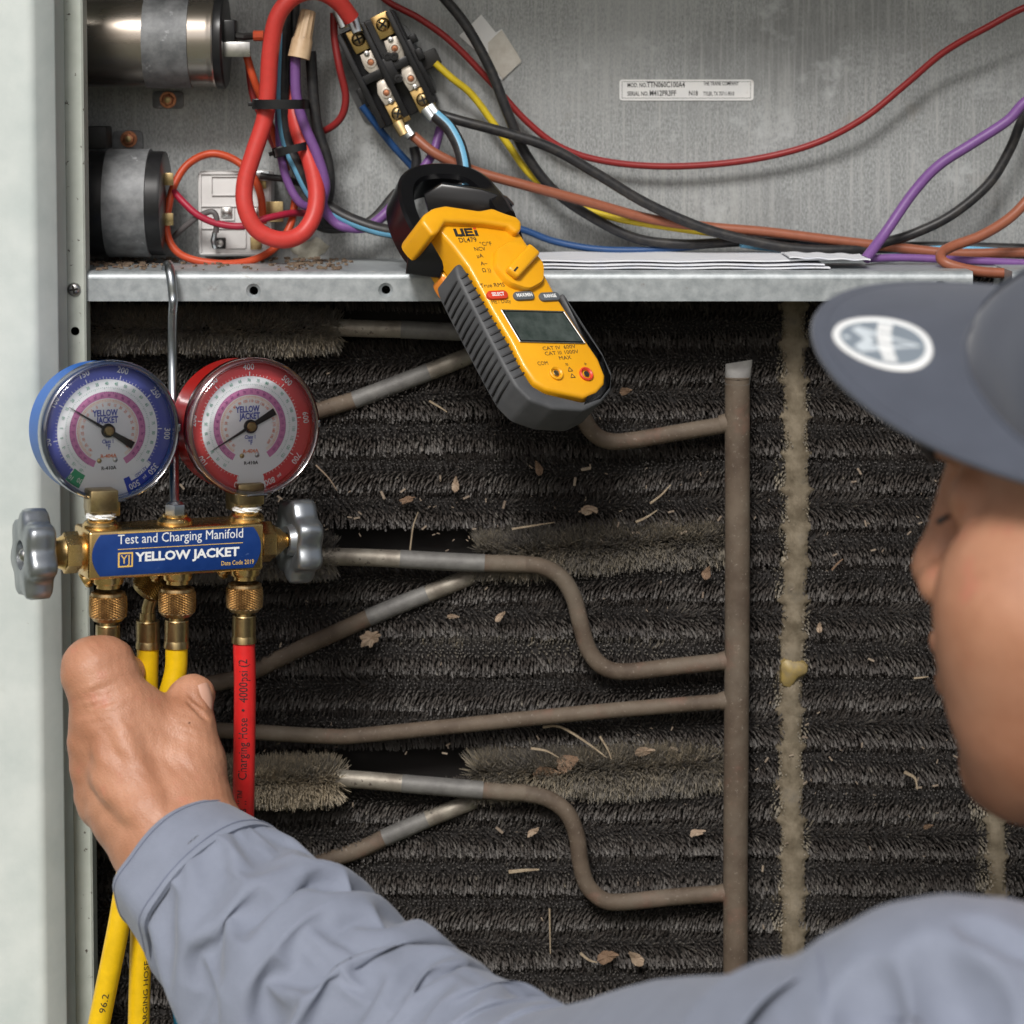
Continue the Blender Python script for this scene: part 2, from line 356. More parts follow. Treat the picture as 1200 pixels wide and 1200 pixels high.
def spines(base, dirv, length, wb, wt, dust, curl=None):
    """arrays -> 3-sided tapered spines with one bend"""
    n = len(base); up = np.tile(np.array([1.0, 0, 0]), (n, 1)); s1 = up - dirv * (up * dirv).sum(1)[:, None]; s1 /= np.linalg.norm(s1, axis=1)[:, None] + 1e-9
    s2 = np.cross(dirv, s1); mid = base + dirv * (length * .55)[:, None]; tip = base + dirv * length[:, None] + (curl if curl is not None else 0)
    VV = np.empty((n, 9, 3))
    for k in range(3):
        a = 2 * math.pi * k / 3 + .5; off = s1 * math.cos(a) + s2 * math.sin(a)
        VV[:, k] = base + off * wb[:, None]; VV[:, 3 + k] = mid + off * wb[:, None] * .95; VV[:, 6 + k] = tip + off * wt[:, None]
    q = []
    i0 = np.arange(n)[:, None] * 9
    for l in (0, 3):
        for k in range(3): q.append(i0 + np.array([l + k, l + (k + 1) % 3, l + 3 + (k + 1) % 3, l + 3 + k])[None])
    Q = np.concatenate(q); T = i0 + np.array([6, 7, 8])[None]
    return VV.reshape(-1, 3), [Q, T], np.repeat(dust, 9)
def add_spines(name, parts, parent, label=None):
    V = np.concatenate([p[0] for p in parts]); nq = []; nt = []; off = 0
    for p in parts: nq.append(p[1][0] + off); nt.append(p[1][1] + off); off += len(p[0])
    o = O(name, (V, [np.concatenate(nq), np.concatenate(nt)]), M['spine'], parent, sharp=None, kind='stuff', label=label)
    a = o.data.attributes.new('dust', 'FLOAT', 'POINT'); a.data.foreach_set('value', np.clip(np.concatenate([p[2] for p in parts]), 0, 1).astype(np.float32))
    return o
def zrow(py): return at(600, py, YC - .01).z
ROWPX = [640 + 43 * k for k in range(-7, 16)]
xl, xr = at(60, 600, YC).x, XR - .005
XG0, XG1 = at(392, 600, YC).x, at(562, 600, YC).x     # gap behind the pipe ends
GAPROWS = (-6, 0, 6)
bands = [(932, 14), (1168, 15), (210, 0)]
parts = []
for ri, py in enumerate(ROWPX):
    k = ri - 7; z = zrow(py); gap = k in GAPROWS
    segs = [(xl, XG0), (XG1, xr)] if gap else [(xl, xr)]
    for sx0, sx1_ in segs:
        for lay in range(19):
            phi0 = -76 + lay * 10.0; n = int((sx1_ - sx0) / .0022)
            x = sx0 + (np.arange(n) + (.5 if lay % 2 else 0)) * .0022 + rng.normal(0, .00012, n)
            patch = lump(x, z + 0 * x, 40, ri * 1.7); patch2 = lump(x, z * 3 + 0 * x, 95, ri * .9)
            phi = R(phi0) + rng.normal(0, .03, n) + .09 * patch
            lean = .16 * patch2 + rng.normal(0, .05, n) + .30 * math.sin(ri * 2.1 + .8) * math.cos(R(phi0) * .8) + rng.normal(0, .3, n) * (rng.random(n) < .06)
            d = np.stack([np.sin(lean), -np.cos(phi) * np.cos(lean), np.sin(phi) * np.cos(lean)], 1)
            zz = z + .0018 * lump(x, 0 * x, 18, ri * 2.3); yy = YC + .0022 * lump(x, z + 0 * x, 22, ri * 1.1)
            b0 = np.stack([x, yy, zz], 1) + d * np.array([.0084, .0084 * .62, .0084]) + np.array([0, -.0030, 0])
            ln = .0046 + rng.normal(0, .00035, n); ln = np.where(rng.random(n) < .03, ln + .002, ln)
            dust = .225 + rng.normal(0, .07, n) - .07 * np.clip(-d[:, 2], 0, 1) * 0 + .10 * patch2 + .07 * max(0, min(1, (py - 500) / 500))  # dust, plus lower rows painted paler as the shelf's shade eases
            dust = dust + np.where(rng.random(n) < .05, .2, 0)
            dust += .22 * np.clip(lump(x, z * 2 + 0 * x, 13, 2.2) - .45, 0, 1)
            if k == 3: dust += .28 * np.clip((x - at(420, 0, YC).x) / .05, 0, 1) * np.clip((at(860, 0, YC).x - x) / .05, 0, 1) * (phi > 0)
            for bx, bw in bands[:2]:
                c_ = at(bx, 0, YC).x; inb = (np.abs(x - c_) < (bw + 2) * .00048) & ((bx < 1000) | (z < zrow(900)))
                ln = np.where(inb, ln * .72, ln); dust = np.where(inb, .72 + rng.normal(0, .05, n), dust)
            parts.append(spines(b0, d, ln, np.full(n, .00056), np.full(n, .00042), dust, curl=np.stack([rng.normal(0, .00025, n), np.zeros(n), rng.normal(0, .00025, n) - .0001], 1)))
    for sx0, sx1_ in segs:
        O('tube_core', tube([(sx0, YC, z), (sx1_, YC, z)], .0078, 10), M['coretube'], coil)
add_spines('spine_fin', parts, coil)
for k_ in range(36):
    z = zrow(ROWPX[-1]) - .0208 * (k_ + 1)
    if z > ZB + .01: O('tube_core', tube([(xl, YC, z), (xr, YC, z)], .0108, 12), mat('dusty_lower_coil', (.05, .043, .038), .8, 0, noise_=500, col2=(.10, .09, .08), bump=(700, .8, .001)) if k_ == 0 else bpy.data.materials['dusty_lower_coil'], coil)
# near-black sheet added behind the rows, standing in for shade in the gaps
O('gap_shade_sheet', box(WF, xl - .02, xr, YC + .012, YC + .02, ZB, zf - .0), M['coretube'], coil)
# protruding brushes of the torn rows
def brush(name, p0, p1, r, dens, tone, parent, label=None, end='r', axial=.25, bend=0.0, ltip=None):
    p0, p1 = Vector(p0), Vector(p1); L_ = (p1 - p0).length; n = int(dens * L_ * 1000); t = rng.random(n)
    ax = np.array((p1 - p0).normalized()); a = rng.uniform(-2.4, 2.4, n)
    e1 = np.array((0, -1, 0.0)); e2 = np.cross(ax, e1)
    base = np.array(p0)[None] + t[:, None] * np.array(p1 - p0)[None]; base[:, 2] += bend * np.sin(t * math.pi)
    lean = axial * (1 if end == 'r' else -1) * (t if end == 'r' else 1 - t) ** 2 + rng.normal(0, .22, n) + .25 * lump(base[:, 0], base[:, 2], 90)
    a2 = a + .25 * lump(base[:, 0], a * .02, 120, 1.0)
    d = (np.cos(a2)[:, None] * e1 + np.sin(a2)[:, None] * e2) * np.cos(lean)[:, None] + ax[None] * np.sin(lean)[:, None]
    rr = r * (1 + .10 * lump(base[:, 0], base[:, 2], 60, .5))
    ln = (rr - .0045) * rng.uniform(.75, 1.08, n)
    dust = tone + rng.normal(0, .09, n) + .15 * lump(base[:, 0], a * .03, 45, 4)
    g = spines(base + d * .0042, d, ln, np.full(n, .00040), np.full(n, .00014), dust, curl=rng.normal(0, .0007, (n, 3)))
    add_spines(name, [g], parent, label)
    O('tube_core', tube([p0, p1], .0046, 10), M['coretube'], parent)
for px0, px1, pya, pyb, rr, tone, y_ in ((90, 388, 385, 388, .0150, .66, -.060), (90, 384, 656, 652, .0145, .56, -.058), (90, 390, 922, 914, .0160, .86, -.062)):
    brush('torn_fin_end', at(px0, pya, y_), at(px1, pyb, y_), rr, 90, tone, coil, 'brushy torn end of a fin row, tan with dust')
for px0, px1, pya, pyb, rr, tone, y_ in ((566, 848, 650, 632, .0170, .66, -.049), (562, 845, 908, 896, .0180, .70, -.050)):
    brush('torn_fin_end', at(px0, pya, y_), at(px1, pyb, y_ + .006), rr, 100, tone, coil, 'grey fuzzy restart of a fin row', end='l', axial=.3)
# clamping strips
M['strip'] = mat('beige_coil_strip', (.105, .082, .052), .8, 0, noise_=120, col2=(.20, .165, .115), bump=(500, .5, .0008), spots=[(60, .6, .75, (.10, .085, .065))])
def strip(px, y0, y1, w, tilt=0.0):
    V = []; F = []; nn = int((y1 - y0) / 3); cols = 15
    for i in range(nn + 1):
        py = y0 + (y1 - y0) * i / nn; ph = ((py - 640) % 43) / 43; bulge = math.exp(-((ph - .5) / .10) ** 2)
        ww = w * (.70 + .36 * bulge + .05 * math.sin(py * .9) + .04 * random.random()); dep = -.0122 - .0007 * math.cos(ph * 2 * math.pi)
        for c in range(cols):
            u = c / (cols - 1) * 2 - 1; rib = .0007 * (c % 2)
            p = at(px + tilt * (py - y0) + 3 * math.sin(py * .013) + u * ww, py, YC + dep); V.append((p.x, YC + dep - rib + .0045 * u * u + random.uniform(-.0002, .0002), p.z))
    for i in range(nn):
        for c in range(cols - 1): F.append((i * cols + c, (i + 1) * cols + c, (i + 1) * cols + c + 1, i * cols + c + 1))
    return V, F
O('coil_strip', strip(934, 352, 1300, 19, -.008), M['strip'], coil, sharp=180)
O('coil_strip', strip(1168, 900, 1300, 15), M['strip'], coil, sharp=180)
g = lathe(Fr(at(928, 787, YC - .012), (1, 0, 0), (0, 0, 1), (0, -1, 0)), [(.0095, -.002), (.0085, .001), (.006, .0025), (.002, .0032), (.0001, .0033)], 18, rf=lambda a, h: .85 + .18 * math.sin(a * 3 + 1) + .1 * math.sin(2 * a))
O('resin_blob', g, mat('amber_resin', (.28, .20, .06), .5, noise_=200, col2=(.20, .15, .07)), coil)
# ---------------------------------------------------------------- refrigerant pipes
YP = -.064
hdr = thing('refrigerant_header', 'thick vertical brown header pipe crimped at the top, with curved feeder pipes', 'pipe', at(863, 1300, YP))
def pxtube(pts, rpx, seg=12, n=8, **k):
    P = [at(*p) for p in pts]; return tube(spline(P, n), rpx * ps(pts[0][2]), seg, **k)
yh = YP - .002
hp = spline([at(864, 442, yh), at(864, 470, yh), at(864, 700, yh), at(862, 1000, yh), at(861, 1330, yh), Vector((at(861, 1330, yh).x, yh, ZB + .05))], 10); rh = 14.8 * ps(yh)
V, F, Mi = tube(hp, rh, 24); O('header_pipe', (V, F, Mi), M['pipe'], hdr, sharp=60)
# crimped end
V = []; F = []; K = 24; LV = 9
for i in range(LV):
    t = i / (LV - 1); c = at(864 + 2 * t, 450 - 26 * t, yh); fy = 1 - .86 * min(1, t * 1.5) ** .7; fx = 1 + .06 * t
    for k in range(K):
        a = 2 * math.pi * k / K; V.append((c.x + rh * fx * math.cos(a) * 1.01, c.y + rh * 1.01 * fy * math.sin(a), c.z + (.0012 * math.cos(a) * t)))
for i in range(LV - 1):
    for k in range(K): F.append((i * K + k, (i + 1) * K + k, (i + 1) * K + (k + 1) % K, i * K + (k + 1) % K))
F.append(tuple((LV - 1) * K + k for k in range(K)))
O('crimped_end', (V, F), M['pipegrey'], hdr, sharp=60)
def feeder(pts, r, parent, name='feeder_pipe', m='pipe', n=8): return O(name, pxtube(pts, r, 14, n), M[m], parent, sharp=60)
Y = YP
feeder([(612, 661, Y), (635, 664, Y), (657, 676, Y), (672, 700, Y), (680, 730, Y), (690, 762, Y), (708, 782, Y), (735, 787, Y), (790, 781, Y), (858, 774, Y)], 10.2, hdr)
feeder([(240, 855, Y), (300, 858, Y), (390, 863, Y), (430, 861, Y), (560, 848, Y), (700, 834, Y), (858, 821, Y)], 9.3, hdr)
feeder([(612, 929, Y), (640, 935, Y), (664, 952, Y), (676, 980, Y), (680, 1010, Y), (688, 1037, Y), (706, 1054, Y), (730, 1057, Y), (790, 1051, Y), (858, 1046, Y)], 10.2, hdr)
feeder([(672, 460, -.05), (684, 490, Y), (697, 509, Y), (715, 517, Y), (740, 516, Y), (800, 506, Y), (860, 496, Y)], 9.8, hdr)
for py, a in ((774, .1), (821, .1), (1046, .1), (496, .1)):   # brazed collars
    p = at(853, py, Y); O('braze_collar', tube([p - Vector((.005, 0, .0006)), p + Vector((-.001, 0, 0)), p + Vector((.004, 0, 0))], [10.3 * ps(Y), 12.0 * ps(Y), 13.2 * ps(Y)], 16), M['pipe'], hdr, sharp=60)
# horizontal stubs: bright aluminium end, grey joint, brown pipe
def stub(pts_al, pts_gr, pts_cu, r, label, cont=None):
    t = thing('coil_pipe', label, 'pipe', at(*pts_al[0]), 'coil pipes leaving the fin rows')
    O('aluminium_end', pxtube(pts_al, r, 16, 6), M['pipealu'], t, sharp=60)
    if pts_gr: O('grey_joint', pxtube(pts_gr, r * 1.04, 16, 6), M['pipegrey'], t, sharp=60)
    if pts_cu: O('copper_run', pxtube(pts_cu, r * 1.0, 16, 8), M['pipe'], t, sharp=60)
    return t
yb = YP + .001
stub([(378, 383, yb), (425, 385, yb), (471, 386, yb)], [(470, 386, yb), (515, 388, yb), (552, 389, yb)], [(550, 389, yb), (620, 390, yb), (700, 392, -.03)], 10.2, 'short level coil pipe just under the shelf, ending behind the yellow meter')
stub([(375, 652, YP), (420, 653, YP), (470, 655, YP)], [(469, 655, YP), (520, 658, YP), (568, 660, YP)], [(566, 660, YP), (590, 660.5, YP), (616, 661, YP)], 10.4, 'coil pipe with bright end to the right of the right hand valve knob')
stub([(378, 911, YP), (425, 914, YP), (472, 918, YP)], [(471, 918, YP), (520, 922, YP), (566, 926, YP)], [(564, 926, YP), (590, 928, YP), (616, 929, YP)], 10.4, 'coil pipe with bright end beside the red charging hose, low on the coil')
yq = YP + .012
stub([(572, 408, -.035), (540, 421, yq), (502, 436, yq)], [(503, 435.6, yq), (450, 456, yq), (415, 469, yq)], [(417, 468, yq), (370, 482, yq), (330, 490, yq)], 10.2, 'slanting coil pipe from behind the red gauge up to the yellow meter')
stub([(574, 664, -.035), (545, 678, yq), (500, 696, yq)], [(501, 695.6, yq), (460, 712, yq), (432, 724, yq)], [(434, 723, yq), (370, 752, yq), (310, 780, yq), (280, 794, yq), (240, 803, yq)], 10.2, 'slanting coil pipe rising from the thumb to the middle fuzzy fins')
stub([(574, 930, -.035), (545, 942, yq), (500, 960, yq)], [(501, 959.6, yq), (470, 973, yq), (450, 982, yq)], [(452, 981, yq), (420, 996, yq), (370, 1012, yq)], 10.2, 'lowest slanting coil pipe, coming up from behind the shirt sleeve')
# ================================================================ electrical compartment
YW = -.03
def wire(pts, rpx, col, label, stripe=None, parent=None, name='wire', group=None, seg=10, n=7, cat='wire'):
    if pts[-1][0] > 1205: pts = pts + [(pts[-1][0] + 90, pts[-1][1] + (pts[-1][1] - pts[-2][1]) * .5, pts[-1][2]), (1480, min(270, pts[-1][1] + 40), -.03), (1560, 250, -.02)]
    P = spline([at(*p) for p in pts], n)
    g = tube(P, rpx * ps(pts[0][2]), seg, stripe=(0, 9, 1) if stripe else None)
    ms = [M[col]] + ([M[stripe]] if stripe else [])
    if parent: return O(name, g, ms, parent, sharp=60, label=label)
    return O(name, g, ms, None, sharp=60, label=label, cat=cat, group=group)
def wm(k, c, c2=None, rough=.42): M[k] = mat(k, tuple(x * .88 for x in c), rough, 0, spec=.32, noise_=220, col2=c2 or tuple(x * .72 for x in c), ramp=(.45, .8), bump=(260, .12, .0004), spots=[(120, .68, .8, tuple(x * .45 + .02 for x in c))])
wm('red_insulation', (.62, .055, .045), (.46, .045, .035)); wm('dark_red_insulation', (.26, .022, .022)); wm('orange_insulation', (.56, .075, .025)); wm('crimson_insulation', (.40, .02, .05))
wm('black_insulation', (.022, .022, .024), (.05, .045, .04)); wm('purple_insulation', (.19, .085, .27)); wm('sky_blue_insulation', (.16, .42, .62)); wm('yellow_insulation', (.70, .52, .03)); wm('navy_insulation', (.02, .07, .20))
wm('brown_insulation', (.30, .10, .055)); wm('grey_insulation', (.13, .12, .12)); wm('rubber_hose_grey', (.12, .115, .10))
wire([(412, 22, -.045), (396, 2, -.05), (372, -10, -.055), (345, -4, -.058), (325, 20, -.058), (317, 60, -.056), (314, 105, -.054), (310, 140, -.054), (297, 180, -.056), (287, 215, -.058), (288, 245, -.06), (302, 270, -.06), (328, 281, -.058), (352, 275, -.054), (367, 254, -.05), (371, 225, -.046), (364, 190, -.042), (352, 160, -.038), (344, 130, -.034), (341, 95, -.026), (340, 40, -.024), (338, -30, -.024)], 10.2, 'red_insulation', 'thick bright red cable looped in a long drop over the white relay', seg=16, n=9)
wire([(333, -20, -.036), (333, 45, -.036), (331, 120, -.036), (336, 165, -.036), (350, 198, -.038), (366, 228, -.034), (385, 243, -.034), (410, 257, -.036), (445, 269, -.04), (478, 273, -.045), (505, 268, -.052), (527, 245, -.058), (544, 215, -.058), (541, 180, -.05), (528, 152, -.044), (511, 135, -.04)], 8, 'black_insulation', 'black cable with a light blue stripe passing through the meter jaw', stripe='sky_blue_insulation', seg=16, n=9)
wire([(346, -20, -.03), (344, 70, -.03), (346, 130, -.03), (352, 170, -.03), (366, 210, -.03), (376, 245, -.028), (372, 262, -.024), (390, 268, -.02), (430, 262, -.02), (462, 245, -.02), (482, 215, -.02), (488, 190, -.02), (485, 172, -.02)], 6, 'black_insulation', 'black wire dropping behind the purple one and curling up to the contactor')
wire([(364, 60, -.034), (367, 110, -.034), (372, 150, -.034), (384, 190, -.034), (386, 225, -.034), (378, 252, -.03), (385, 262, -.026), (430, 262, -.022), (466, 225, -.02)], 6.5, 'black_insulation', 'black wire under the tan wire nut, outermost of the bundle')
wire([(346, 62, -.044), (347, 110, -.044), (356, 145, -.045), (371, 180, -.045), (381, 215, -.044), (378, 240, -.04), (390, 258, -.036), (405, 266, -.036), (430, 266, -.034), (452, 250, -.03), (466, 232, -.03)], 6.2, 'purple_insulation', 'purple wire coming down out of the tan wire nut')
wire([(327, 85, -.03), (327, 130, -.034), (329, 180, -.036), (338, 215, -.036), (352, 238, -.036), (368, 244, -.032), (384, 252, -.028)], 5, 'purple_insulation', 'purple wire at the left of the bundle beside the blue stripe')
wire([(516, 150, -.02), (508, 178, -.025), (494, 200, -.03), (482, 215, -.03)], 5.4, 'purple_insulation', 'short purple wire between the contactor and the black meter jaw')
wire([(527, 150, -.02), (540, 165, -.02), (547, 190, -.025), (546, 215, -.03)], 4, 'navy_insulation', 'short dark blue wire curving down behind the black meter jaw')
wire([(391, 15, -.03), (392, 45, -.03), (398, 80, -.032), (405, 112, -.03), (401, 135, -.028), (388, 149, -.025), (372, 155, -.02), (350, 156, -.016)], 4.4, 'dark_red_insulation', 'dark red wire hooking left under the contactor into the bundle')
wire([(288, 62, -.045), (297, 92, -.045), (307, 118, -.04), (318, 150, -.03), (326, 172, -.026), (336, 200, -.022)], 4.6, 'orange_insulation', 'orange red wire running down from the big capacitor terminal')
wire([(291, 72, -.03), (296, 110, -.03), (308, 140, -.03), (322, 172, -.024), (334, 195, -.02)], 4.2, 'dark_red_insulation', 'dark red wire alongside the orange one below the big capacitor')
wire([(308, 262, -.03), (306, 232, -.032), (297, 208, -.032), (276, 188, -.03), (248, 180, -.03), (222, 191, -.03), (206, 213, -.034), (198, 240, -.038), (195, 268, -.042), (203, 290, -.045), (222, 303, -.046), (258, 309, -.046), (292, 306, -.042), (318, 294, -.036), (334, 276, -.03), (342, 258, -.026), (346, 235, -.02)], 4.6, 'orange_insulation', 'orange red wire looping right round the white relay')
wire([(203, 224, -.036), (216, 238, -.04), (232, 252, -.042), (255, 262, -.042), (285, 265, -.042), (312, 256, -.04), (340, 250, -.03), (356, 250, -.02)], 4.2, 'crimson_insulation', 'crimson wire sagging across the face of the white relay')
wire([(202, 279, -.03), (214, 268, -.036), (232, 254, -.04), (248, 248, -.042), (254, 256, -.042), (253, 272, -.04)], 3.5, 'grey_insulation', 'short grey wire from the small capacitor to the relay terminal')
wire([(305, 206, -.03), (318, 208, -.03), (335, 210, -.028), (352, 215, -.02)], 4, 'black_insulation', 'short black wire leaving the upper right corner of the relay')
wire([(438, -12, -.012), (458, 4, -.012), (492, 22, -.012), (530, 50, -.012), (575, 96, -.012), (618, 143, -.012), (660, 174, -.012), (715, 190, -.012), (790, 195, -.012), (875, 188, -.012), (950, 170, -.014), (1010, 140, -.018), (1060, 100, -.02), (1105, 62, -.024), (1155, 33, -.03), (1215, 4, -.034)], 4.0, 'dark_red_insulation', 'long thin dark red wire sagging across the whole steel back panel')
wire([(512, -12, -.024), (545, 28, -.024), (574, 80, -.024), (594, 130, -.024), (616, 180, -.022), (650, 224, -.02), (698, 257, -.018), (745, 279, -.018), (800, 286, -.018), (870, 283, -.018), (940, 279, -.016), (1010, 287, -.014)], 6, 'black_insulation', 'thick plain black wire dropping from the top past the torn white label')
wire([(510, 74, -.02), (530, 92, -.02), (552, 110, -.016), (575, 140, -.014), (598, 173, -.014), (622, 205, -.014), (660, 233, -.014), (715, 254, -.016), (790, 267, -.018), (860, 276, -.014), (930, 284, -.012)], 4.3, 'yellow_insulation', 'yellow wire running from the contactor down to the shelf')
wire([(513, 134, -.03), (545, 143, -.032), (590, 155, -.032), (645, 173, -.032), (700, 204, -.032), (755, 237, -.032), (815, 264, -.032), (870, 280, -.032), (930, 291, -.032), (990, 293, -.03), (1080, 289, -.02), (1220, 292, -.02)], 6.2, 'black_insulation', 'black wire with faint white print crossing in front of the yellow one')
wire([(484, 159, -.03), (512, 181, -.034), (558, 201, -.034), (615, 217, -.034), (690, 237, -.03), (760, 256, -.026), (830, 266, -.028), (900, 272, -.028), (980, 282, -.028), (1050, 290, -.028), (1120, 297, -.03), (1190, 296, -.03), (1220, 296, -.03)], 6.0, 'brown_insulation', 'long reddish brown wire from the contactor along to the right')
wire([(424, 124, -.02), (440, 145, -.018), (458, 168, -.016), (478, 190, -.014), (520, 235, -.012), (575, 262, -.012), (612, 269, -.012), (650, 283, -.012), (700, 292, -.014), (760, 293, -.016), (830, 287, -.014), (900, 279, -.012), (960, 284, -.012), (1030, 292, -.012), (1220, 300, -.012)], 4.2, 'navy_insulation', 'dark blue wire passing behind the meter to the far right')
wire([(868, 286, -.026), (900, 290, -.022), (960, 293, -.022), (1050, 293, -.022), (1120, 292, -.022), (1220, 297, -.022)], 4.2, 'sky_blue_insulation', 'light blue wire lying along the shelf beneath the black ones')
wire([(1014, 304, -.06), (1038, 272, -.05), (1070, 226, -.045), (1100, 194, -.045), (1140, 168, -.045), (1180, 142, -.045), (1215, 112, -.045)], 6.3, 'purple_insulation', 'thick purple wire rising to the right edge from the papers')
wire([(1030, 286, -.03), (1070, 274, -.028), (1115, 252, -.028), (1158, 216, -.028), (1183, 176, -.028), (1198, 140, -.028), (1214, 115, -.028)], 6, 'black_insulation', 'black wire curving up beneath the purple one at the right')
wire([(1215, 222, -.05), (1185, 254, -.055), (1150, 276, -.06), (1118, 288, -.064), (1103, 297, -.07), (1108, 308, -.078), (1140, 317, -.08), (1175, 320, -.08), (1220, 320, -.08)], 6.2, 'brown_insulation', 'brown wire turning back on itself at the far right end')
wire([(1014, 303, -.052), (1060, 302, -.05), (1130, 305, -.05), (1220, 309, -.05)], 4.6, 'purple_insulation', 'purple wire lying flat on the shelf under the brown one')
# ---- wire nut
a, b = at(361, 14, -.045), at(350, 68, -.047); ax = (b - a).normalized(); sd = Vector((0, -1, 0)); sd = (sd - ax * sd.dot(ax)).normalized()
fr = Fr(a, ax.cross(sd), sd, ax); Ln = (b - a).length; q = ps(-.045)
M['nut'] = mat('tan_plastic', (.62, .45, .28), .5, 0, noise_=90, col2=(.50, .34, .20), spots=[(70, .64, .72, (.12, .07, .04))])
O('wire_nut', lathe(fr, [(7 * q, -.001), (8.5 * q, 0), (10.2 * q, Ln * .55), (12.4 * q, Ln * .62), (13 * q, Ln), (11 * q, Ln), (10 * q, Ln * .9), (.0001, Ln * .85)], 40, rf=lambda a, h: 1 + (.07 * math.cos(a * 10) if h < Ln * .58 else 0), cap=True), M['nut'], None, sharp=40, label='tan twist-on wire connector with dark streaks at the top of the bundle', cat='wire nut')
# ---- cable ties
def tie(px0, py0, px1, py1, hpx, y, dep, lab, head=None):
    t = thing('cable_tie', lab, 'cable tie', at((px0 + px1) / 2, (py0 + py1) / 2, y), 'black cable ties round the wire bundle')
    c = (at(px0, py0, y) + at(px1, py1, y)) / 2; x = (at(px1, py1, y) - at(px0, py0, y)); w = x.length / 2; x.normalize(); z = Vector((0, -1, 0)); yv = z.cross(x)
    P = []
    for k in range(28):
        an = 2 * math.pi * k / 28; ca, sa = math.cos(an), math.sin(an)
        P.append(c + x * (w * math.copysign(abs(ca) ** .6, ca)) + z * (dep * math.copysign(abs(sa) ** .6, sa)))
    V = []; F = []; h = hpx * ps(y) / 2
    for i, p in enumerate(P):
        o_ = (p - c); o_.normalize()
        for dx, dy in ((0, -h), (.0009, -h), (.0009, h), (0, h)): V.append(p + o_ * dx + yv * dy)
    n = len(P)
    for i in range(n):
        for k in range(4): F.append((4 * i + k, 4 * ((i + 1) % n) + k, 4 * ((i + 1) % n) + (k + 1) % 4, 4 * i + (k + 1) % 4))
    O('strap', (V, F), M['blackpl'], t, sharp=30)
    if head:
        f = Fr(at(head[0], head[1], y - dep * .3), x, yv, z); O('ratchet_head', box(f, -.0035, .0035, -.003, .003, -.003, .003, .0007), M['blackpl'], t)
        O('cut_tail', box(f, -.006, -.0035, -.0012, .0012, -.0005, .0005, .0002), M['blackpl'], t)
tie(300, 122, 360, 122, 11, -.040, .024, 'black cable tie round the upper part of the wire bundle', (303, 122))
tie(324, 179, 361, 170, 9, -.034, .016, 'smaller black cable tie lower on the wire bundle', (327, 178))
# ---- capacitors
def hfr(px, py, y): return Fr(at(px, py, y), (0, 0, 1), (0, -1, 0), (1, 0, 0))   # cylinder axis along +x
M['can'] = mat('brushed_capacitor_can', (.50, .46, .42), .26, .92, noise_=30, col2=(.34, .29, .24), stretch=(.2, 1, 1), rvar=.12, bump=(20, .12, .002), spots=[(60, .66, .8, (.16, .10, .06))])
M['strapm'] = mat('galvanised_strap', (.13, .135, .14), .58, .3, noise_=140, col2=(.24, .245, .25), rvar=.12, bump=(300, .2, .0004), spots=[(55, .62, .72, (.55, .56, .57))])
cp = thing('run_capacitor', 'large bare metal capacitor lying across the top left corner under a steel strap', 'capacitor', at(100, 45, -.03))
yy = -.036; rr = 54 * ps(-.05); L0 = at(60, 45, yy).x; f = hfr(60, 48, yy); D = lambda px: at(px, 48, yy - rr * .6).x - L0
O('metal_can', lathe(f, [(.0001, 0), (rr, 0), (rr, D(242)), (rr * 1.015, D(245)), (rr * 1.03, D(249)), (rr * 1.015, D(251)), (rr * .9, D(251.5))], 64), M['can'], cp, sharp=30)
O('end_cap', lathe(f, [(rr * 1.03, D(251)), (rr * 1.045, D(253)), (rr * 1.045, D(260)), (rr * 1.0, D(262)), (rr * .9, D(262.5)), (.0001, D(262.5))], 64), M['blackpl'], cp, sharp=30)
O('mounting_strap', join(lathe(f, [(rr, D(168)), (rr + .0008, D(168) + .0001), (rr + .0008, D(221)), (rr, D(221) + .0001)], 64, 0, 360, cap=False)), M['strapm'], cp, sharp=30)
fb = PF(197, 117, -.0005)
O('strap_foot', prism(fb, rrect(36 * ps(0), 20 * ps(0), .002), 0, .0012, .0004), M['strapm'], cp)
O('terminal_block', box(PF(268, 42, -.05), -.006, .004, -.007, .009, -.012, .004, .001), M['blackpl'], cp)
O('terminal_tab', box(PF(283, 58, -.055), -.011, .005, -.0042, .0042, -.001, .0006, .0004), M['steel'], cp)
O('terminal_tab', tube([at(262, 40, -.05), at(285, 43, -.05), at(300, 42, -.045)], .0022, 8), M['blackrub'], cp)
O('red_sleeve', tube([at(297, 42, -.046), at(309, 42, -.046)], .0030, 10), M['orange_insulation'], cp)
def hexscrew(px, py, y, parent, r=.0036):
    f = PF(px, py, y, .3); s = O('screw', join(lathe(f, [(r * 1.35, 0), (r * 1.35, .0008), (r, .0009)], 24), prism(f, hexprof(6, r), .0006, .0034, .0005)), M['copper'], parent, sharp=30)
    O('screw_recess', lathe(f, [(r * .5, .00345), (r * .3, .0036), (.0001, .00365)], 16), M['brassold'], s)
hexscrew(197, 117, -.002, cp)
c2 = thing('start_capacitor', 'smaller black capacitor with a wide scratched steel strap at the lower left', 'capacitor', at(100, 230, -.03))
r2 = 62 * ps(-.06); y2 = -.038; f2 = hfr(60, 238, y2); L2 = at(60, 238, y2).x; D2 = lambda px: at(px, 238, y2 - r2 * .6).x - L2
O('black_can', lathe(f2, [(.0001, 0), (r2, 0), (r2, D2(186)), (r2 * .99, D2(189)), (r2 * .94, D2(190)), (.0001, D2(190))], 64), M['blackpl'], c2, sharp=30)
O('mounting_strap', lathe(f2, [(r2, D2(122)), (r2 + .0012, D2(122) + .0002), (r2 + .0012, D2(172)), (r2, D2(172) + .0002)], 64, cap=False), M['strapm'], c2, sharp=30)
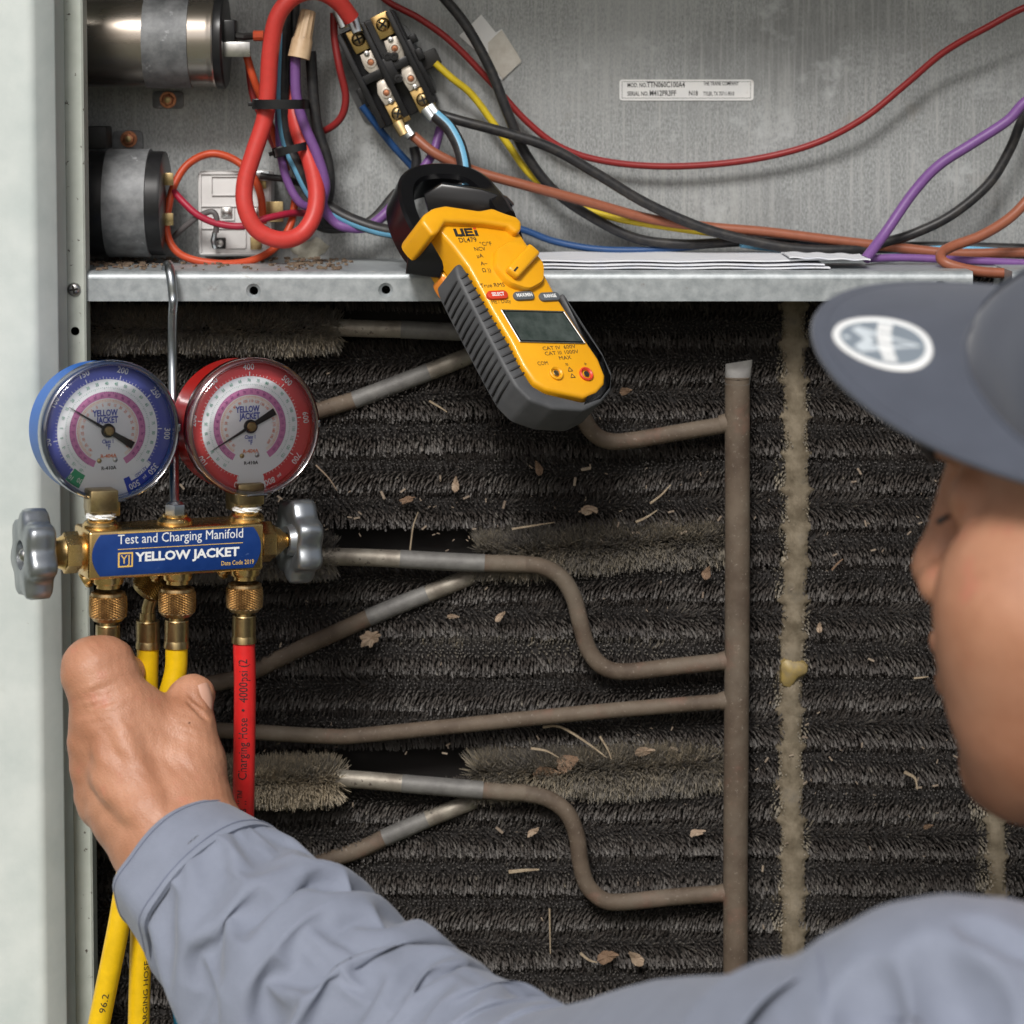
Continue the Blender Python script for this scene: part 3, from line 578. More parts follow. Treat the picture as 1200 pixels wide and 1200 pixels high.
O('strap_foot', prism(PF(150, 166, -.0005), rrect(36 * ps(0), 26 * ps(0), .003), 0, .0012, .0004), M['strapm'], c2)
hexscrew(151, 163, -.002, c2)
O('black_collar', box(PF(112, 162, -.02), -.012, .008, -.006, .007, -.01, .012, .001), M['blackrub'], c2)
for py in (210, 257): O('terminal_tab', box(PF(197, py, -.045), -.004, .003, -.0035, .0035, -.0006, .0006, .0002), M['brassold'], c2)
# ---- relay
M['cream'] = mat('cream_white_plastic', (.62, .61, .60), .45, 0, noise_=50, col2=(.55, .54, .53), spots=[(70, .66, .75, (.40, .38, .35))])
rl = thing('relay', 'small square white relay with ribbed face and metal terminals above the shelf', 'relay', at(276, 300, -.01))
k = ps(-.022); f = PF(276, 250, -.018)
O('housing', prism(f, rrect(86 * k, 100 * k, .003), -.016, .004, .0008), M['cream'], rl)
O('rim', join(*[box(f, a * k, b * k, c * k, d * k, .004, .0052, .0003) for a, b, c, d in ((-41, 41, 46, 48), (-41, 41, -48, -46), (-41, -39, -46, 46), (39, 41, -46, 46), (-27, 8, 21, 22.5), (-27, 8, 43, 44.5), (-27, -26, 22, 43), (7, 8, 22, 43), (-39, 39, 8, 9.5), (-17, 0, -8, -7), (-17, -16, -8, 7), (-1, 0, -8, 7), (-39, 12, -18, -16.5), (12, 13.5, -40, 8), (-20, 12, -41, -39.5), (25, 26, -40, 8))]), M['cream'], rl)
for (px, py, w, h, m_, hole) in ((266, 249, 12, 12, 'steel', 1), (258, 285, 13, 13, 'blackpl', 1), (300, 285, 13, 15, 'brassold', 0), (299, 250, 10, 12, 'steel', 1), (322, 248, 20, 24, 'brassold', 0), (307, 215, 10, 12, 'brassold', 0)):
    g = PF(px, py, -.0225); t = O('terminal', box(g, -w * k / 2, w * k / 2, -h * k / 2, h * k / 2, -.001, .0008, .0003), M[m_], rl)
    if hole: O('stud', lathe(g, [(.0022, .0008), (.0021, .0016), (.0010, .0020), (.0001, .0020)], 16), M['steel'], t)
O('spade_clip', tube([at(252, 272, -.03), at(250, 282, -.03), at(252, 290, -.028)], .0016, 8), M['zinc'], rl)
O('terminal', box(PF(308, 206, -.028), -.005, .004, -.0028, .0028, -.002, .002, .0005), M['zinc'], rl)
# ---- contactor
ct = thing('contactor', 'black two pole contactor with brass screws, tilted on the steel back panel', 'contactor', at(455, 75, 0))
k = ps(-.03); CF = PF(456, 81, 0).sub(0, 0, 0, R(25.7)); top = .030
def cxy(px, py, z=top): return CF.px(px, py, z)
O('base_block', prism(CF, rrect(74 * k, 122 * k, .002), .0, .020, .001), M['blackpl'], ct)
O('mounting_plate', prism(CF, rrect(96 * k, 96 * k, .006, cx=-6 * k, cy=-4 * k), .0, .0016, .0004), M['strapm'], ct)
rib = []
for x in (-34, -4, 30): rib.append(box(CF, (x - 3) * k, (x + 4) * k, -60 * k, 60 * k, .018, .031, .0006))
rib += [box(CF, -34 * k, 33 * k, -7 * k, 4 * k, .018, .029, .0006), box(CF, -38 * k, -30 * k, -28 * k, 28 * k, .010, .026, .0006), box(CF, 32 * k, 40 * k, -50 * k, 20 * k, .008, .022, .0006), box(CF, 38 * k, 46 * k, -8 * k, 6 * k, .008, .024, .0006), box(CF, 38 * k, 47 * k, 14 * k, 24 * k, .008, .02, .0006), box(CF, -45 * k, -36 * k, -30 * k, -6 * k, .004, .02, .0006), box(CF, -8 * k, 10 * k, -20 * k, 12 * k, .02, .0305, .0006)]
O('barrier_ribs', join(*rib), M['blackpl'], ct, sharp=30)
for px, py in ((462, 66), (467, 92), (454, 66)):
    a_, b_ = cxy(px, py); O('rivet_boss', lathe(CF.sub(a_, b_, .0305), [(.0026, 0), (.0024, .0009), (.0012, .001), (.0011, .0002), (.0001, .0002)], 18), M['blackpl'], ct)
M['tinned'] = mat('tinned_lug', (.72, .66, .58), .35, .6, noise_=160, col2=(.58, .52, .45))
for i, (sx, sy, hx, hy) in enumerate(((420, 46, 434.7, 73), (448.7, 28.7, 462.7, 56.7), (466.7, 133, 453, 108.7), (496, 116.7, 481.6, 92))):
    a0_, b0_ = cxy(sx, sy, .026); a1_, b1_ = cxy(hx, hy, .026); up_ = 1 if b1_ > b0_ else -1
    O('brass_plate', box(CF, a0_ - 10.5 * k, a0_ + 10.5 * k, min(b0_ - up_ * 13 * k, b0_ + up_ * 15 * k), max(b0_ - up_ * 13 * k, b0_ + up_ * 15 * k), .0235, .025, .0003), M['brass'], ct)
    outl = [(a1_ + 8.2 * k * math.cos(R(an)) * (1 if True else 1), b1_ + up_ * 8.2 * k * math.sin(R(an))) for an in range(-40, 221, 20)]
    yt = b1_ + up_ * 17 * k; outl = [(a1_ + 8 * k, b1_ - up_ * 13 * k), (a1_ + 9.4 * k, b1_ - up_ * 3 * k), (a1_ + 9.8 * k, b1_ + up_ * 4 * k), (a1_ + 5.5 * k, b1_ + up_ * 15 * k), (a1_ + 2 * k, yt), (a1_ - 2 * k, yt), (a1_ - 5.5 * k, b1_ + up_ * 15 * k), (a1_ - 9.8 * k, b1_ + up_ * 4 * k), (a1_ - 9.4 * k, b1_ - up_ * 3 * k), (a1_ - 8 * k, b1_ - up_ * 13 * k)]
    lg = O('contact_lug', prism(CF, outl if up_ < 0 else outl[::-1], .0252, .0268, .0005), M['tinned'], ct)
    O('lug_socket', lathe(CF.sub(a1_, b1_, .0268), [(.0033, 0), (.0031, .0009), (.0021, .001), (.0018, .0003), (.0001, .0003)], 20), M['tinned'], lg)
    O('lug_rivet', lathe(CF.sub(a1_, b1_, .0272), [(.0018, 0), (.0016, .0006), (.0001, .0008)], 16), M['copper'], lg)
    O('lug_rivet', lathe(CF.sub(a1_, b1_ - up_ * 11 * k, .0268), [(.0018, 0), (.0016, .0011), (.0005, .0014), (.0001, .0012)], 16), M['steel'], lg)
    sf = CF.sub(a0_, b0_, .0252, .5 * i); O('washer', lathe(sf, [(9.2 * k, 0), (9.2 * k, .0006), (6 * k, .0008)], 8 if i % 2 else 28), M['brass'], ct)
    phillips(CF.sub(a0_, b0_, .0260, .5 * i), 8.4 * k, M['brassold'] if i != 1 else M['brass'], 'screw', ct, .0024)
for px0, py0, px1, py1, m_ in ((412, 18, 419, 38, 'zinc'), (396, 12, 404, 32, 'zinc'), (474, 150, 482, 160, 'zinc'), (503, 125, 512, 136, 'zinc'), (499, 127, 508, 140, 'zinc'), (466, 143, 474, 158, 'brassold')):
    O('crimp_terminal', tube([at(px0, py0, -.032), at(px1, py1, -.034)], [.0036, .0030], 10, flat=.6), M[m_], ct)
O('coil_terminal', box(CF.sub(*cxy(503, 70, .012), .012), -.006, .006, -.005, .005, -.004, .006, .001), M['blackrub'], ct)
# ---- labels, papers
sk = thing('rating_sticker', 'long white model and serial number sticker stuck on the steel back panel', 'sticker', at(805, 105, -.0002))
f = PF(804.5, 105.5, -.0004); k = ps(0)
O('sticker_backing', prism(f, rrect(157 * k, 24.5 * k, .0018), 0, .00018), M['paper'], sk)
bl = .45 * k; O('printed_border', join(box(f, -75.5 * k, 75 * k, 9.6 * k, 9.6 * k + bl, .0002, .00026), box(f, -75.5 * k, 75 * k, -9.6 * k, -9.6 * k + bl, .0002, .00026), box(f, -75.5 * k, -75.1 * k, -9.5 * k, 9.6 * k, .0002, .00026), box(f, 74.6 * k, 75 * k, -9.5 * k, 9.6 * k, .0002, .00026)), M['ink'], sk, sharp=None)
for s_, px, py, h, w_ in (('MOD. NO.', 735, 100, 7, .78), ('TTN060C100A4', 758, 99.5, 9, .8), ('THE TRANE COMPANY', 824, 98, 6.5, .68), ('SERIAL NO.', 735, 110, 7, .78), ('M412PR3FF', 761, 109.5, 9, .8), ('N18', 807, 109.5, 8, .85), ('TYLER, TX 75711-9010', 824, 110, 6.5, .64)):
    a_, b_ = f.px(px, py); O('printed_text', text(f.sub(a_, b_, 0), s_, h * k, .00026, .02, w_ * .9, 'LEFT'), M['ink'], sk, sharp=None)
tl = thing('torn_label', 'crumpled torn white paper label peeling behind the thick black wire', 'label', at(575, 60, -.0006))
f = PF(575, 57, -.0006)
P0 = [(538, 42), (564, 17), (581, 38), (588, 34), (606, 62), (611, 73), (588, 94), (575, 82), (560, 62)]
O('paper_scrap', prism(f, [f.px(*p) for p in P0][::-1], 0, .0005, .0001), M['paper'], tl)
P1 = [(572, 50), (588, 35), (606, 62), (611, 72), (589, 93), (573, 70)]
O('paper_layer', prism(f, [f.px(*p) for p in P1][::-1], .0006, .0012, .0002), mat('yellowed_paper', (.62, .59, .53), .8, noise_=200, col2=(.52, .48, .42)), tl)
def sheet(x0, x1, ya, yb, z, rot, lab, curl=0.0, n=24, tk=.0008):
    V = []; F = []
    for lay in (0, 1):
        for i in range(n + 1):
            for j in range(5):
                x = x0 + (x1 - x0) * i / n; y = ya + (yb - ya) * j / 4; zz = z + lay * tk + curl * (i / n) ** 3 + .0003 * math.sin(i * .9 + j) + rot * (x - x0)
                V.append((x, y, zz))
    m_ = (n + 1) * 5
    for i in range(n):
        for j in range(4):
            q = i * 5 + j; F.append((q, q + 1, q + 6, q + 5)); F.append((m_ + q, m_ + q + 5, m_ + q + 6, m_ + q + 1))
    for i in range(n): F += [(i * 5, (i + 1) * 5, m_ + (i + 1) * 5, m_ + i * 5), (i * 5 + 4, m_ + i * 5 + 4, m_ + (i + 1) * 5 + 4, (i + 1) * 5 + 4)]
    for j in range(4): F += [(j, m_ + j, m_ + j + 1, j + 1), (n * 5 + j, n * 5 + j + 1, m_ + n * 5 + j + 1, m_ + n * 5 + j)]
    return O('folded_paper', (V, F), M['doc'], None, sharp=50, label=lab, cat='papers', group='folded papers on the shelf')
M['doc'] = mat('printed_document', (.66, .67, .70), .7, 0, noise_=260, col2=(.58, .60, .66), ramp=(.5, .62), stretch=(.25, 1, 1), spots=[(300, .66, .70, (.30, .31, .33))])
X = lambda px: at(px, 320, -.09).x
sheet(X(618), X(972), -.094, -.012, zs + .0006, 0, 'bottom folded paper on the shelf, its dark fold facing out')
sheet(X(622), X(966), -.092, -.014, zs + .0022, .0, 'middle folded paper of the stack on the shelf')
sheet(X(614), X(972), -.088, -.016, zs + .0042, -.004, 'printed paper on top of the left stack on the shelf', .0012)
sheet(X(925), X(1020), -.090, -.045, zs + .0062, -.03, 'white paper corner sticking out right of the paper stack', .0)
# debris on the shelf
M['rust'] = mat('rusty_crumb', (.10, .06, .04), .9, noise_=400, col2=(.20, .15, .10))
V, F = [], []
for i in range(260):
    px = random.choice([random.uniform(100, 400), random.uniform(100, 200), random.uniform(340, 410)]); p = Vector((at(px, 300, -.05).x, random.uniform(-.10, -.006), zs + .0003)); s = random.uniform(.0005, .0017)
    b_ = box(Fr(p, (math.cos(i), math.sin(i), 0), (-math.sin(i), math.cos(i), .2), (0, 0, 1)), -s, s, -s * .6, s * .6, 0, s * .7); n = len(V); V += b_[0]; F += [tuple(q + n for q in f_) for f_ in b_[1]]
O('shelf_grit', (V, F), M['rust'], None, sharp=None, kind='stuff', label='rust crumbs and grit scattered on the steel shelf', cat='grit')
O('mineral_crust', lathe(Fr(at(362, 296, -.0005), (1, 0, 0), (0, 0, 1), (0, -1, 0)), [(.012, 0), (.009, .0012), (.004, .0016), (.0001, .0017)], 22, rf=lambda a, h: .8 + .2 * math.sin(3 * a) + .12 * math.sin(7 * a)), mat('pale_crust', (.50, .48, .40), .9, noise_=250, col2=(.32, .30, .24)), None, label='pale crusty deposit on the back panel under the red loop', cat='residue')
# ================================================================ test manifold with two gauges
YM = -.195; TH = R(25)
MF = Fr(at(211, 645, YM), (math.cos(TH), math.sin(TH), 0), (0, 0, 1), (math.sin(TH), -math.cos(TH), 0)).sub(0, 0, 0, R(-1.3))
def mp(px, py, c=0.0): return MF.px(px, py, c)
km = ps(YM)
mset = thing('gauge_manifold', 'brass test manifold with a blue and a red pressure gauge, hanging from the shelf', 'gauge manifold', MF.o)
T_ = .014   # half thickness of the bar
(xl_, _), (xr_, _) = mp(104, 650, T_), mp(309, 640, T_); yt_ = mp(211, 618, T_)[1]; yb_ = mp(211, 674, T_)[1]; yc_ = (yt_ + yb_) / 2; hh = (yt_ - yb_) / 2
O('manifold_body', box(MF, xl_, xr_, yb_, yt_, -T_, T_, .0016, 3), M['brass'], mset)
wl_ = (xr_ - xl_) / 2; xc_ = (xl_ + xr_) / 2
lp = []
h2 = hh * .86; w2 = wl_ * .965
for s_ in (1, -1):
    for k in range(-8, 9):
        a_ = k / 8; lp.append((xc_ + s_ * (w2 - .0042 * a_ * a_), yc_ + s_ * a_ * h2))
M['label_blue'] = mat('dark_blue_label', (.008, .034, .16), .35, 0, noise_=90, col2=(.012, .044, .19), spec=.25, spots=[(160, .68, .74, (.10, .16, .34))])
M['gold'] = mat('gold_print', (.78, .50, .12), .4)
lab = O('label_plate', prism(MF, lp, T_, T_ + .0006, .0002), M['label_blue'], mset)
zt = T_ + .0007
def mtext(s, px0, px1, py, hpx, m, bold=.0, al='LEFT', shear=0):
    a0_, b0_ = mp(px0, py, zt); a1_, _ = mp(px1, py, zt)
    g = text(WF, s, 1.0, 0, bold, 1, 'LEFT'); w = max(v.x for v in g[0]) - min(v.x for v in g[0]); h = hpx * km / .72
    return O('printed_text', text(MF.sub(a0_, b0_), s, h, zt, bold, (a1_ - a0_) / (w * h), 'LEFT', shear=shear), m, lab, sharp=None)
mtext('Test and Charging Manifold', 138, 284.5, 633, 11.5, M['white'], .0)
mtext('YELLOW JACKET', 159.5, 281.5, 653.5, 10.5, M['white'], .035)
mtext('Date Code 2019', 259, 297, 660.5, 5.5, M['gold'])
for py in (622.5, 641.5):
    a0_, b0_ = mp(138, py + 2.5, zt); a1_, _ = mp(284.5, py, zt); O('gold_rule', box(MF, a0_, a1_, b0_ - .00016, b0_ + .00016, zt, zt + .00008), M['gold'], lab, sharp=None)
a0_, b0_ = mp(147, 656, zt); s8 = 8.6 * km
O('emblem', join(box(MF, a0_ - s8 * 1.04, a0_ + s8 * 1.04, b0_ - s8, b0_ + s8, zt, zt + .0001)), M['gold'], lab, sharp=None)
O('emblem_field', box(MF, a0_ - s8 * .82, a0_ + s8 * .82, b0_ - s8 * .8, b0_ + s8 * .8, zt + .0001, zt + .00016), M['label_blue'], lab, sharp=None)
O('emblem_letters', text(MF.sub(a0_, b0_), 'YJ', s8 * 1.7, zt + .0002, .0, .95), M['gold'], lab, sharp=None)
# bonnets (hex) + stems + knobs
axL = Fr(MF.p(xl_, yc_, 0), -MF.z, MF.y, -MF.x); axR = Fr(MF.p(xr_, yc_, 0), MF.z, MF.y, MF.x)
def bonnet(fr, nm):
    r = .0088
    g = join(lathe(fr, [(r * .98, 0), (r * .98, .002)], 28), prism(fr, hexprof(6, r * 1.22, 30), .002, .0095, .0012), lathe(fr, [(r * 1.02, .0095), (r * .78, .0135), (r * .55, .0155), (r * .50, .0165)], 28))
    O('valve_bonnet', g, M['brass'], mset, sharp=30); O('valve_stem', lathe(fr, [(.0032, .015), (.0032, .0165), (.0036, .0168), (.0032, .0172), (.0036, .0176), (.0032, .018), (.0032, .022)], 20), M['brass'], mset, sharp=60)
bonnet(axL, 'l'); bonnet(axR, 'r')
M['knob'] = mat('cast_zinc_knob', (.36, .38, .40), .32, .85, noise_=50, col2=(.27, .29, .31), rvar=.08, bump=(120, .1, .0005))
def knob(fr, rad, rot):
    lob = lambda a, h: 1 + .095 * math.cos(7 * (a + rot))
    pr = [(x, h - .0062 - (.0025 if h < .029 and x > .01 else 0)) for x, h in [(.0042, .0240), (.0075, .0235), (.0085, .0265), (rad * .62, .0275), (rad * .90, .0262), (rad * .985, .0275), (rad, .0300), (rad * 1.0, .0340), (rad * .97, .0362), (rad * .90, .0372), (rad * .40, .0378), (rad * .345, .0375), (rad * .33, .0345), (.0001, .0345)]]
    V, F = [], []; seg = 112
    for r_, h in pr:
        for k in range(seg):
            a = 2 * math.pi * k / seg; w = max(0, min(1, (r_ / rad - .38) / .4)); q = r_ * (1 + w * .095 * math.cos(7 * (a + rot)) - w * .02)
            V.append(fr.p(q * math.cos(a), q * math.sin(a), h))
    for i in range(len(pr) - 1):
        for k in range(seg): F.append((i * seg + k, i * seg + (k + 1) % seg, (i + 1) * seg + (k + 1) % seg, (i + 1) * seg + k))
    kb = O('valve_knob', (V, F), M['knob'], mset, sharp=60)
    O('knob_screw', lathe(fr, [(x, h - .0062) for x, h in [(.0045, .0345), (.0045, .0352), (.0036, .0353), (.0034, .0365), (.0022, .0376), (.0008, .0378), (.0008, .0362), (.0001, .0362)]], 24), M['steel'], kb, sharp=40)
knob(axL, .0218, .25); knob(axR, .0212, .5)
# necks on top: left and right gauge posts, centre hanger
def vfr(a, b, c=0.0): return Fr(MF.p(a, b, c), MF.x, MF.z * -1, MF.y)
topx = [mp(118, 610)[0], mp(205, 605)[0], mp(289, 600)[0]]
for i, x in enumerate(topx):
    f = vfr(x, yt_ - .0005)
    O('top_boss', lathe(f, [(.0092, 0), (.0092, .0018), (.0080, .0034), (.0066, .0040), (.0066, .0052)], 32), M['brass'], mset)
    if i != 1:
        O('pipe_joint_sealant', lathe(f, [(.0068, .0050), (.0074, .0056), (.0070, .0062), (.0073, .0068), (.0064, .0074)], 28, rf=lambda a, h: 1 + .10 * math.sin(a * 5 + h * 4000)), M['white'], mset)
        O('gauge_stem', join(lathe(f, [(.0058, .0068), (.0058, .0090)], 24), box(f, -.0072, .0072, -.0072, .0072, .0088, .0200, .0009)), M['brassold'], mset, sharp=30)
    else:
        O('hanger_nut', join(prism(f, hexprof(6, .0056, 10), .0050, .0105, .0006), lathe(f, [(.0044, .0105), (.0030, .0118)], 20)), M['zinc'], mset, sharp=30)
# bottom ports
botx = [mp(127, 675)[0], mp(208, 672)[0], mp(287, 668)[0]]
def dn(a, b, c=0.0): return Fr(MF.p(a, b, c), MF.x, MF.z, -MF.y)
for x in botx:
    f = dn(x, yb_ + .0005)
    O('bottom_port', lathe(f, [(.0078, 0), (.0078, .0040), (.0074, .0052), (.0060, .0056), (.0060, .0075)], 32), M['brass'], mset)
for x in (botx[0] - .0075, botx[1] - .0085, botx[2] - .0085):
    f = Fr(MF.p(x, yb_ - .002, -T_ * .6), MF.x, (MF.y - MF.z * .2), (MF.x * -.8 - MF.y * .5 - MF.z * .2)); f.y = f.z.cross(f.x).normalized(); f.x = f.y.cross(f.z)
    O('blank_stub', lathe(f, [(.0042, -.004), (.0042, .0005), (.0052, .0007), (.0052, .003), (.0040, .0042), (.0001, .0045)], 24), M['brass'], mset)
# hanging hook
hk = [MF.p(topx[1], yt_ + .008, 0), at(204, 560, YM + .012), at(203, 480, YM + .03), at(202, 420, -.150), at(202, 375, -.128), at(203, 354, -.117), at(201, 330, -.1155), at(199, 318, -.113), at(198, 311, -.107), at(196, 311, -.099), at(194, 318, -.094)]
O('hanging_hook', tube(spline(hk, 8), [.0025] * 12 + [.0026] * 10, 12), M['zinc'], mset, sharp=60)
# ---- gauges
def dm(k, c): M[k] = mat(k, c, .55)
dm('d_white', (.80, .82, .84)); dm('d_blue', (.085, .105, .40)); dm('d_red', (.62, .055, .055)); dm('d_pink', (.58, .22, .42)); dm('d_cream', (.80, .72, .66)); dm('d_green', (.03, .30, .14)); dm('d_dkblue', (.02, .05, .42))
dm('t_green', (.10, .34, .24)); dm('t_orange', (.72, .20, .08)); dm('t_purple', (.22, .04, .20)); dm('t_blue', (.05, .08, .40)); dm('t_grey', (.25, .28, .30))
M['case_blue'] = mat('metallic_blue_paint', (.006, .13, .52), .40, .0, spec=.35); M['case_red'] = mat('glossy_red_paint', (.70, .015, .012), .28, .1, coat=.5)
def glass(name, tint=(1, 1, 1), gl=.10, rough=.04):
    m = bpy.data.materials.new(name); m.use_nodes = True; N = m.node_tree.nodes; L = m.node_tree.links; N.remove(N['Principled BSDF'])
    t = N.new('ShaderNodeBsdfTransparent'); t.inputs[0].default_value = (*tint, 1); g = N.new('ShaderNodeBsdfGlossy'); g.inputs['Roughness'].default_value = rough
    lw = N.new('ShaderNodeFresnel'); lw.inputs[0].default_value = 1.5; mr = N.new('ShaderNodeMath'); mr.operation = 'MULTIPLY_ADD'; mr.inputs[1].default_value = 1.1; mr.inputs[2].default_value = gl
    L.new(lw.outputs[0], mr.inputs[0]); mx = N.new('ShaderNodeMixShader'); L.new(mr.outputs[0], mx.inputs[0]); L.new(t.outputs[0], mx.inputs[1]); L.new(g.outputs[0], mx.inputs[2]); L.new(mx.outputs[0], N['Material Output'].inputs[0]); return m
M['lens'] = glass('clear_plastic_lens', (.98, .98, .99), -.01, .05); M['rimglass'] = glass('clear_plastic_rim', (.72, .75, .80), .22, .12)
def gauge(px, py, rpx, ym, red, stemx):
    gf0 = Fr(at(px, py, ym), (math.cos(TH), math.sin(TH), 0), (0, 0, 1), (math.sin(TH), -math.cos(TH), 0))
    n_ = (gf0.z + Vector((0, 0, .05))).normalized(); gf = Fr(gf0.o, gf0.x, n_.cross(gf0.x), n_)
    r = rpx * ps(ym)
    G = O('gauge', lathe(gf, [(.0001, -.030), (r * .90, -.030), (r * .945, -.0285), (r * .955, -.027), (r * .955, -.006), (r * .975, -.0045), (r * .975, -.002), (r * .93, -.0015), (r * .93, -.0045)], 96, cap=False), M['case_red' if red else 'case_blue'], mset, sharp=35,
          label='red high pressure gauge' if red else 'blue low pressure gauge')
    z = -.0030; R_ = r * .93
    def ring(a, b, a0, a1, m, dz=0.0, name='dial_ring'): return O(name, annulus(gf, r * a, r * b, a0, a1, z + dz), M[m], G, sharp=None)
    if red: A0, A1 = 255, -76
    else: A0, A1 = 226, -41
    ring(0.0001, .93, -180, 180, 'd_white', 0, 'dial_face')
    ring(.725, .93, A1, A0, 'd_red' if red else 'd_blue', .00012)
    ring(.455, .548, -58 if red else -62, 240 if red else 247, 'd_pink', .00012)
    ring(.40, .445, -55, 235, 'd_cream', .00010)
    if not red:
        ring(.725, .93, -73, -41, 'd_dkblue', .00012); ring(.725, .80, -66, -40, 'd_white', .0002); ring(.70, .90, 226, 241, 'd_green', .0002)
    else: ring(.74, .80, 256, 262, 'd_white', .00022)
    V, F = [], []
    def tick(a, r0, r1, w, zz):
        c, s_ = math.cos(R(a)), math.sin(R(a)); n = len(V)
        for rr_, ss in ((r0, -1), (r1, -1), (r1, 1), (r0, 1)): V.append(gf.p(r * rr_ * c - ss * w * s_, r * rr_ * s_ + ss * w * c, zz))
        F.append((n, n + 1, n + 2, n + 3))
    n_ = 80 if red else 70
    a_hi, a_lo = (254, -76) if red else (226, -39)
    step = (a_hi - a_lo) / n_
    for i in range(n_ + 1):
        big = i % 10 == 0; mid = i % 5 == 0
        tick(a_hi - i * step, .73, .79 if big else (.765 if mid else .752), .00022 if big else .00012, z + .0003)
    O('dial_ticks', (V, F), M['white'], G, sharp=None)
    V, F = [], []
    for i in range(110): tick(236 - i * 2.6, .60 if i % 5 else .585, .615, .00009, z + .0003)
    O('dial_ticks', (V, F), M['t_green'], G, sharp=None)
    V, F = [], []
    for i in range(100): tick(236 - i * 2.85, .535 if i % 5 else .52, .553, .00012, z + .0003)
    O('dial_ticks', (V, F), M['t_purple'], G, sharp=None)
    V, F = [], []
    for i in range(90): tick(232 - i * 3.1, .425 if i % 5 else .41, .44, .00008, z + .0003)
    O('dial_ticks', (V, F), M['t_orange'], G, sharp=None)
    def rad(s_, a, rr_, h, m, sx=.9, bold=.01, zz=.0004): O('dial_number', text(gf.sub(r * rr_ * math.cos(R(a)), r * rr_ * math.sin(R(a)), 0, R(a - 90)), s_, h, z + zz, bold, sx), M[m], G, sharp=None)
    big = r * .125
    if red:
        for k_, a in enumerate((254, 212.7, 171.5, 130, 90, 47.5, 5.5, -36, -71)): rad(str(k_ * 100), a - (0 if k_ < 8 else 0), .855, big, 'white')
        rad('psi', -60, .855, big * .55, 'white')
    else:
        for s_, a in (('50', 188), ('100', 150), ('150', 112), ('200', 74), ('250', 35), ('300', -6), ('350', -42)): rad(s_, a, .865, big, 'white')
        rad('500', -65, .865, big, 'white'); rad('psi', -53, .865, big * .5, 'white'); rad('RETARD', -53, .765, big * .5, 't_blue'); rad('10', 229, .83, big * .8, 'white', .8, 0, .0006); rad('30', 238, .80, big * .8, 'white', .8, 0, .0006)
    for i in range(24): rad(str((i + 2) * 5 if red else i * 5 - 20), 234 - i * 12, .665, r * .062, 't_green', .8)
    for i in range(24): rad(str((i + 3) * 5 if red else i * 5 - 30), 228 - i * 11.8, .498, r * .052, 't_purple', .8)
    for i in range(20): rad(str((i + 1) * 10 if red else i * 5 - 40), 226 - i * 14, .365, r * .058, 't_orange', .8)
    def flat(s_, x, y, h, m, sx=.8, b=.02): O('dial_text', text(gf.sub(r * x, r * y), s_, r * h, z + .0004, b, sx), M[m], G, sharp=None)
    flat('YELLOW', -.03, .245, .125, 't_blue', .72, .03); flat('JACKET', .0, .145, .125, 't_blue', .72, .03)
    flat('Class 1', 0, -.155, .075, 't_blue'); flat('\u00b0F', 0, -.235, .10, 't_blue'); flat('R-404A', 0, -.36, .075, 't_orange', 1); flat('R-410A', 0, -.53, .07, 'ink', 1)
    for x in (-.13, .10): O('dial_rivet', lathe(gf.sub(r * x, -r * .42), [(.0013, z), (.0011, z + .0005), (.0001, z + .0008)], 14), M['brassold' if x < 0 else 'steel'], G)
    na = R(208 if red else 147)
    nf = gf.sub(0, 0, 0, na); L1 = r * .66; L2 = r * .42
    nd = O('needle', prism(nf, [(L1, .0001), (L1, -.0001), (.002, -.0008), (0, -.0012), (-L2 * .3, -.0013), (-L2, -.0019), (-L2, .0019), (-L2 * .3, .0013), (0, .0012), (.002, .0008)][::-1], z + .0012, z + .0018, .0001), M['ink'], G)
    O('needle_hub', lathe(gf, [(.0036, z + .0008), (.0034, z + .0026)], 28), M['ink'], G); O('needle_cap', lathe(gf, [(.0026, z + .0026), (.0025, z + .0034), (.0020, z + .0038), (.0001, z + .0039)], 28), M['brassold'], G)
    O('clear_rim', lathe(gf, [(r * .985, -.004), (r * 1.0, -.003), (r * 1.0, .0035), (r * .985, .0052), (r * .955, .0058), (r * .93, .0052), (r * .925, .003), (r * .93, -.0012)], 96, cap=False), M['rimglass'], G, sharp=60)
    pr = [(r * .925 * math.cos(t), .0040 + .0035 * math.sin(t)) for t in [i * math.pi / 20 for i in range(10)]] + [(.0001, .0075)]
    O('clear_lens', lathe(gf, pr, 64, cap=False), M['lens'], G, sharp=180)
    O('lens_key', box(gf, -.0055, .0060, -r * .985, -r * .955, .0050, .0066, .0004), M['rimglass'], G)
    O('rim_notch', box(gf, r * .955, r * .985, -.0020, .0020, .0045, .0064, .0003), M['rimglass'], G)
    O('gauge_neck', join(box(Fr(gf.p(stemx * r, -r * .9, -.014), gf.x, gf.z, gf.y), -.0075, .0075, -.0075, .0075, -.012, .004, .0008)), M['brassold'], G)
    return gf
gauge(128, 505, 84, YM - .012, False, -.02)
gauge(295, 500, 82, YM + .012, True, -.02)
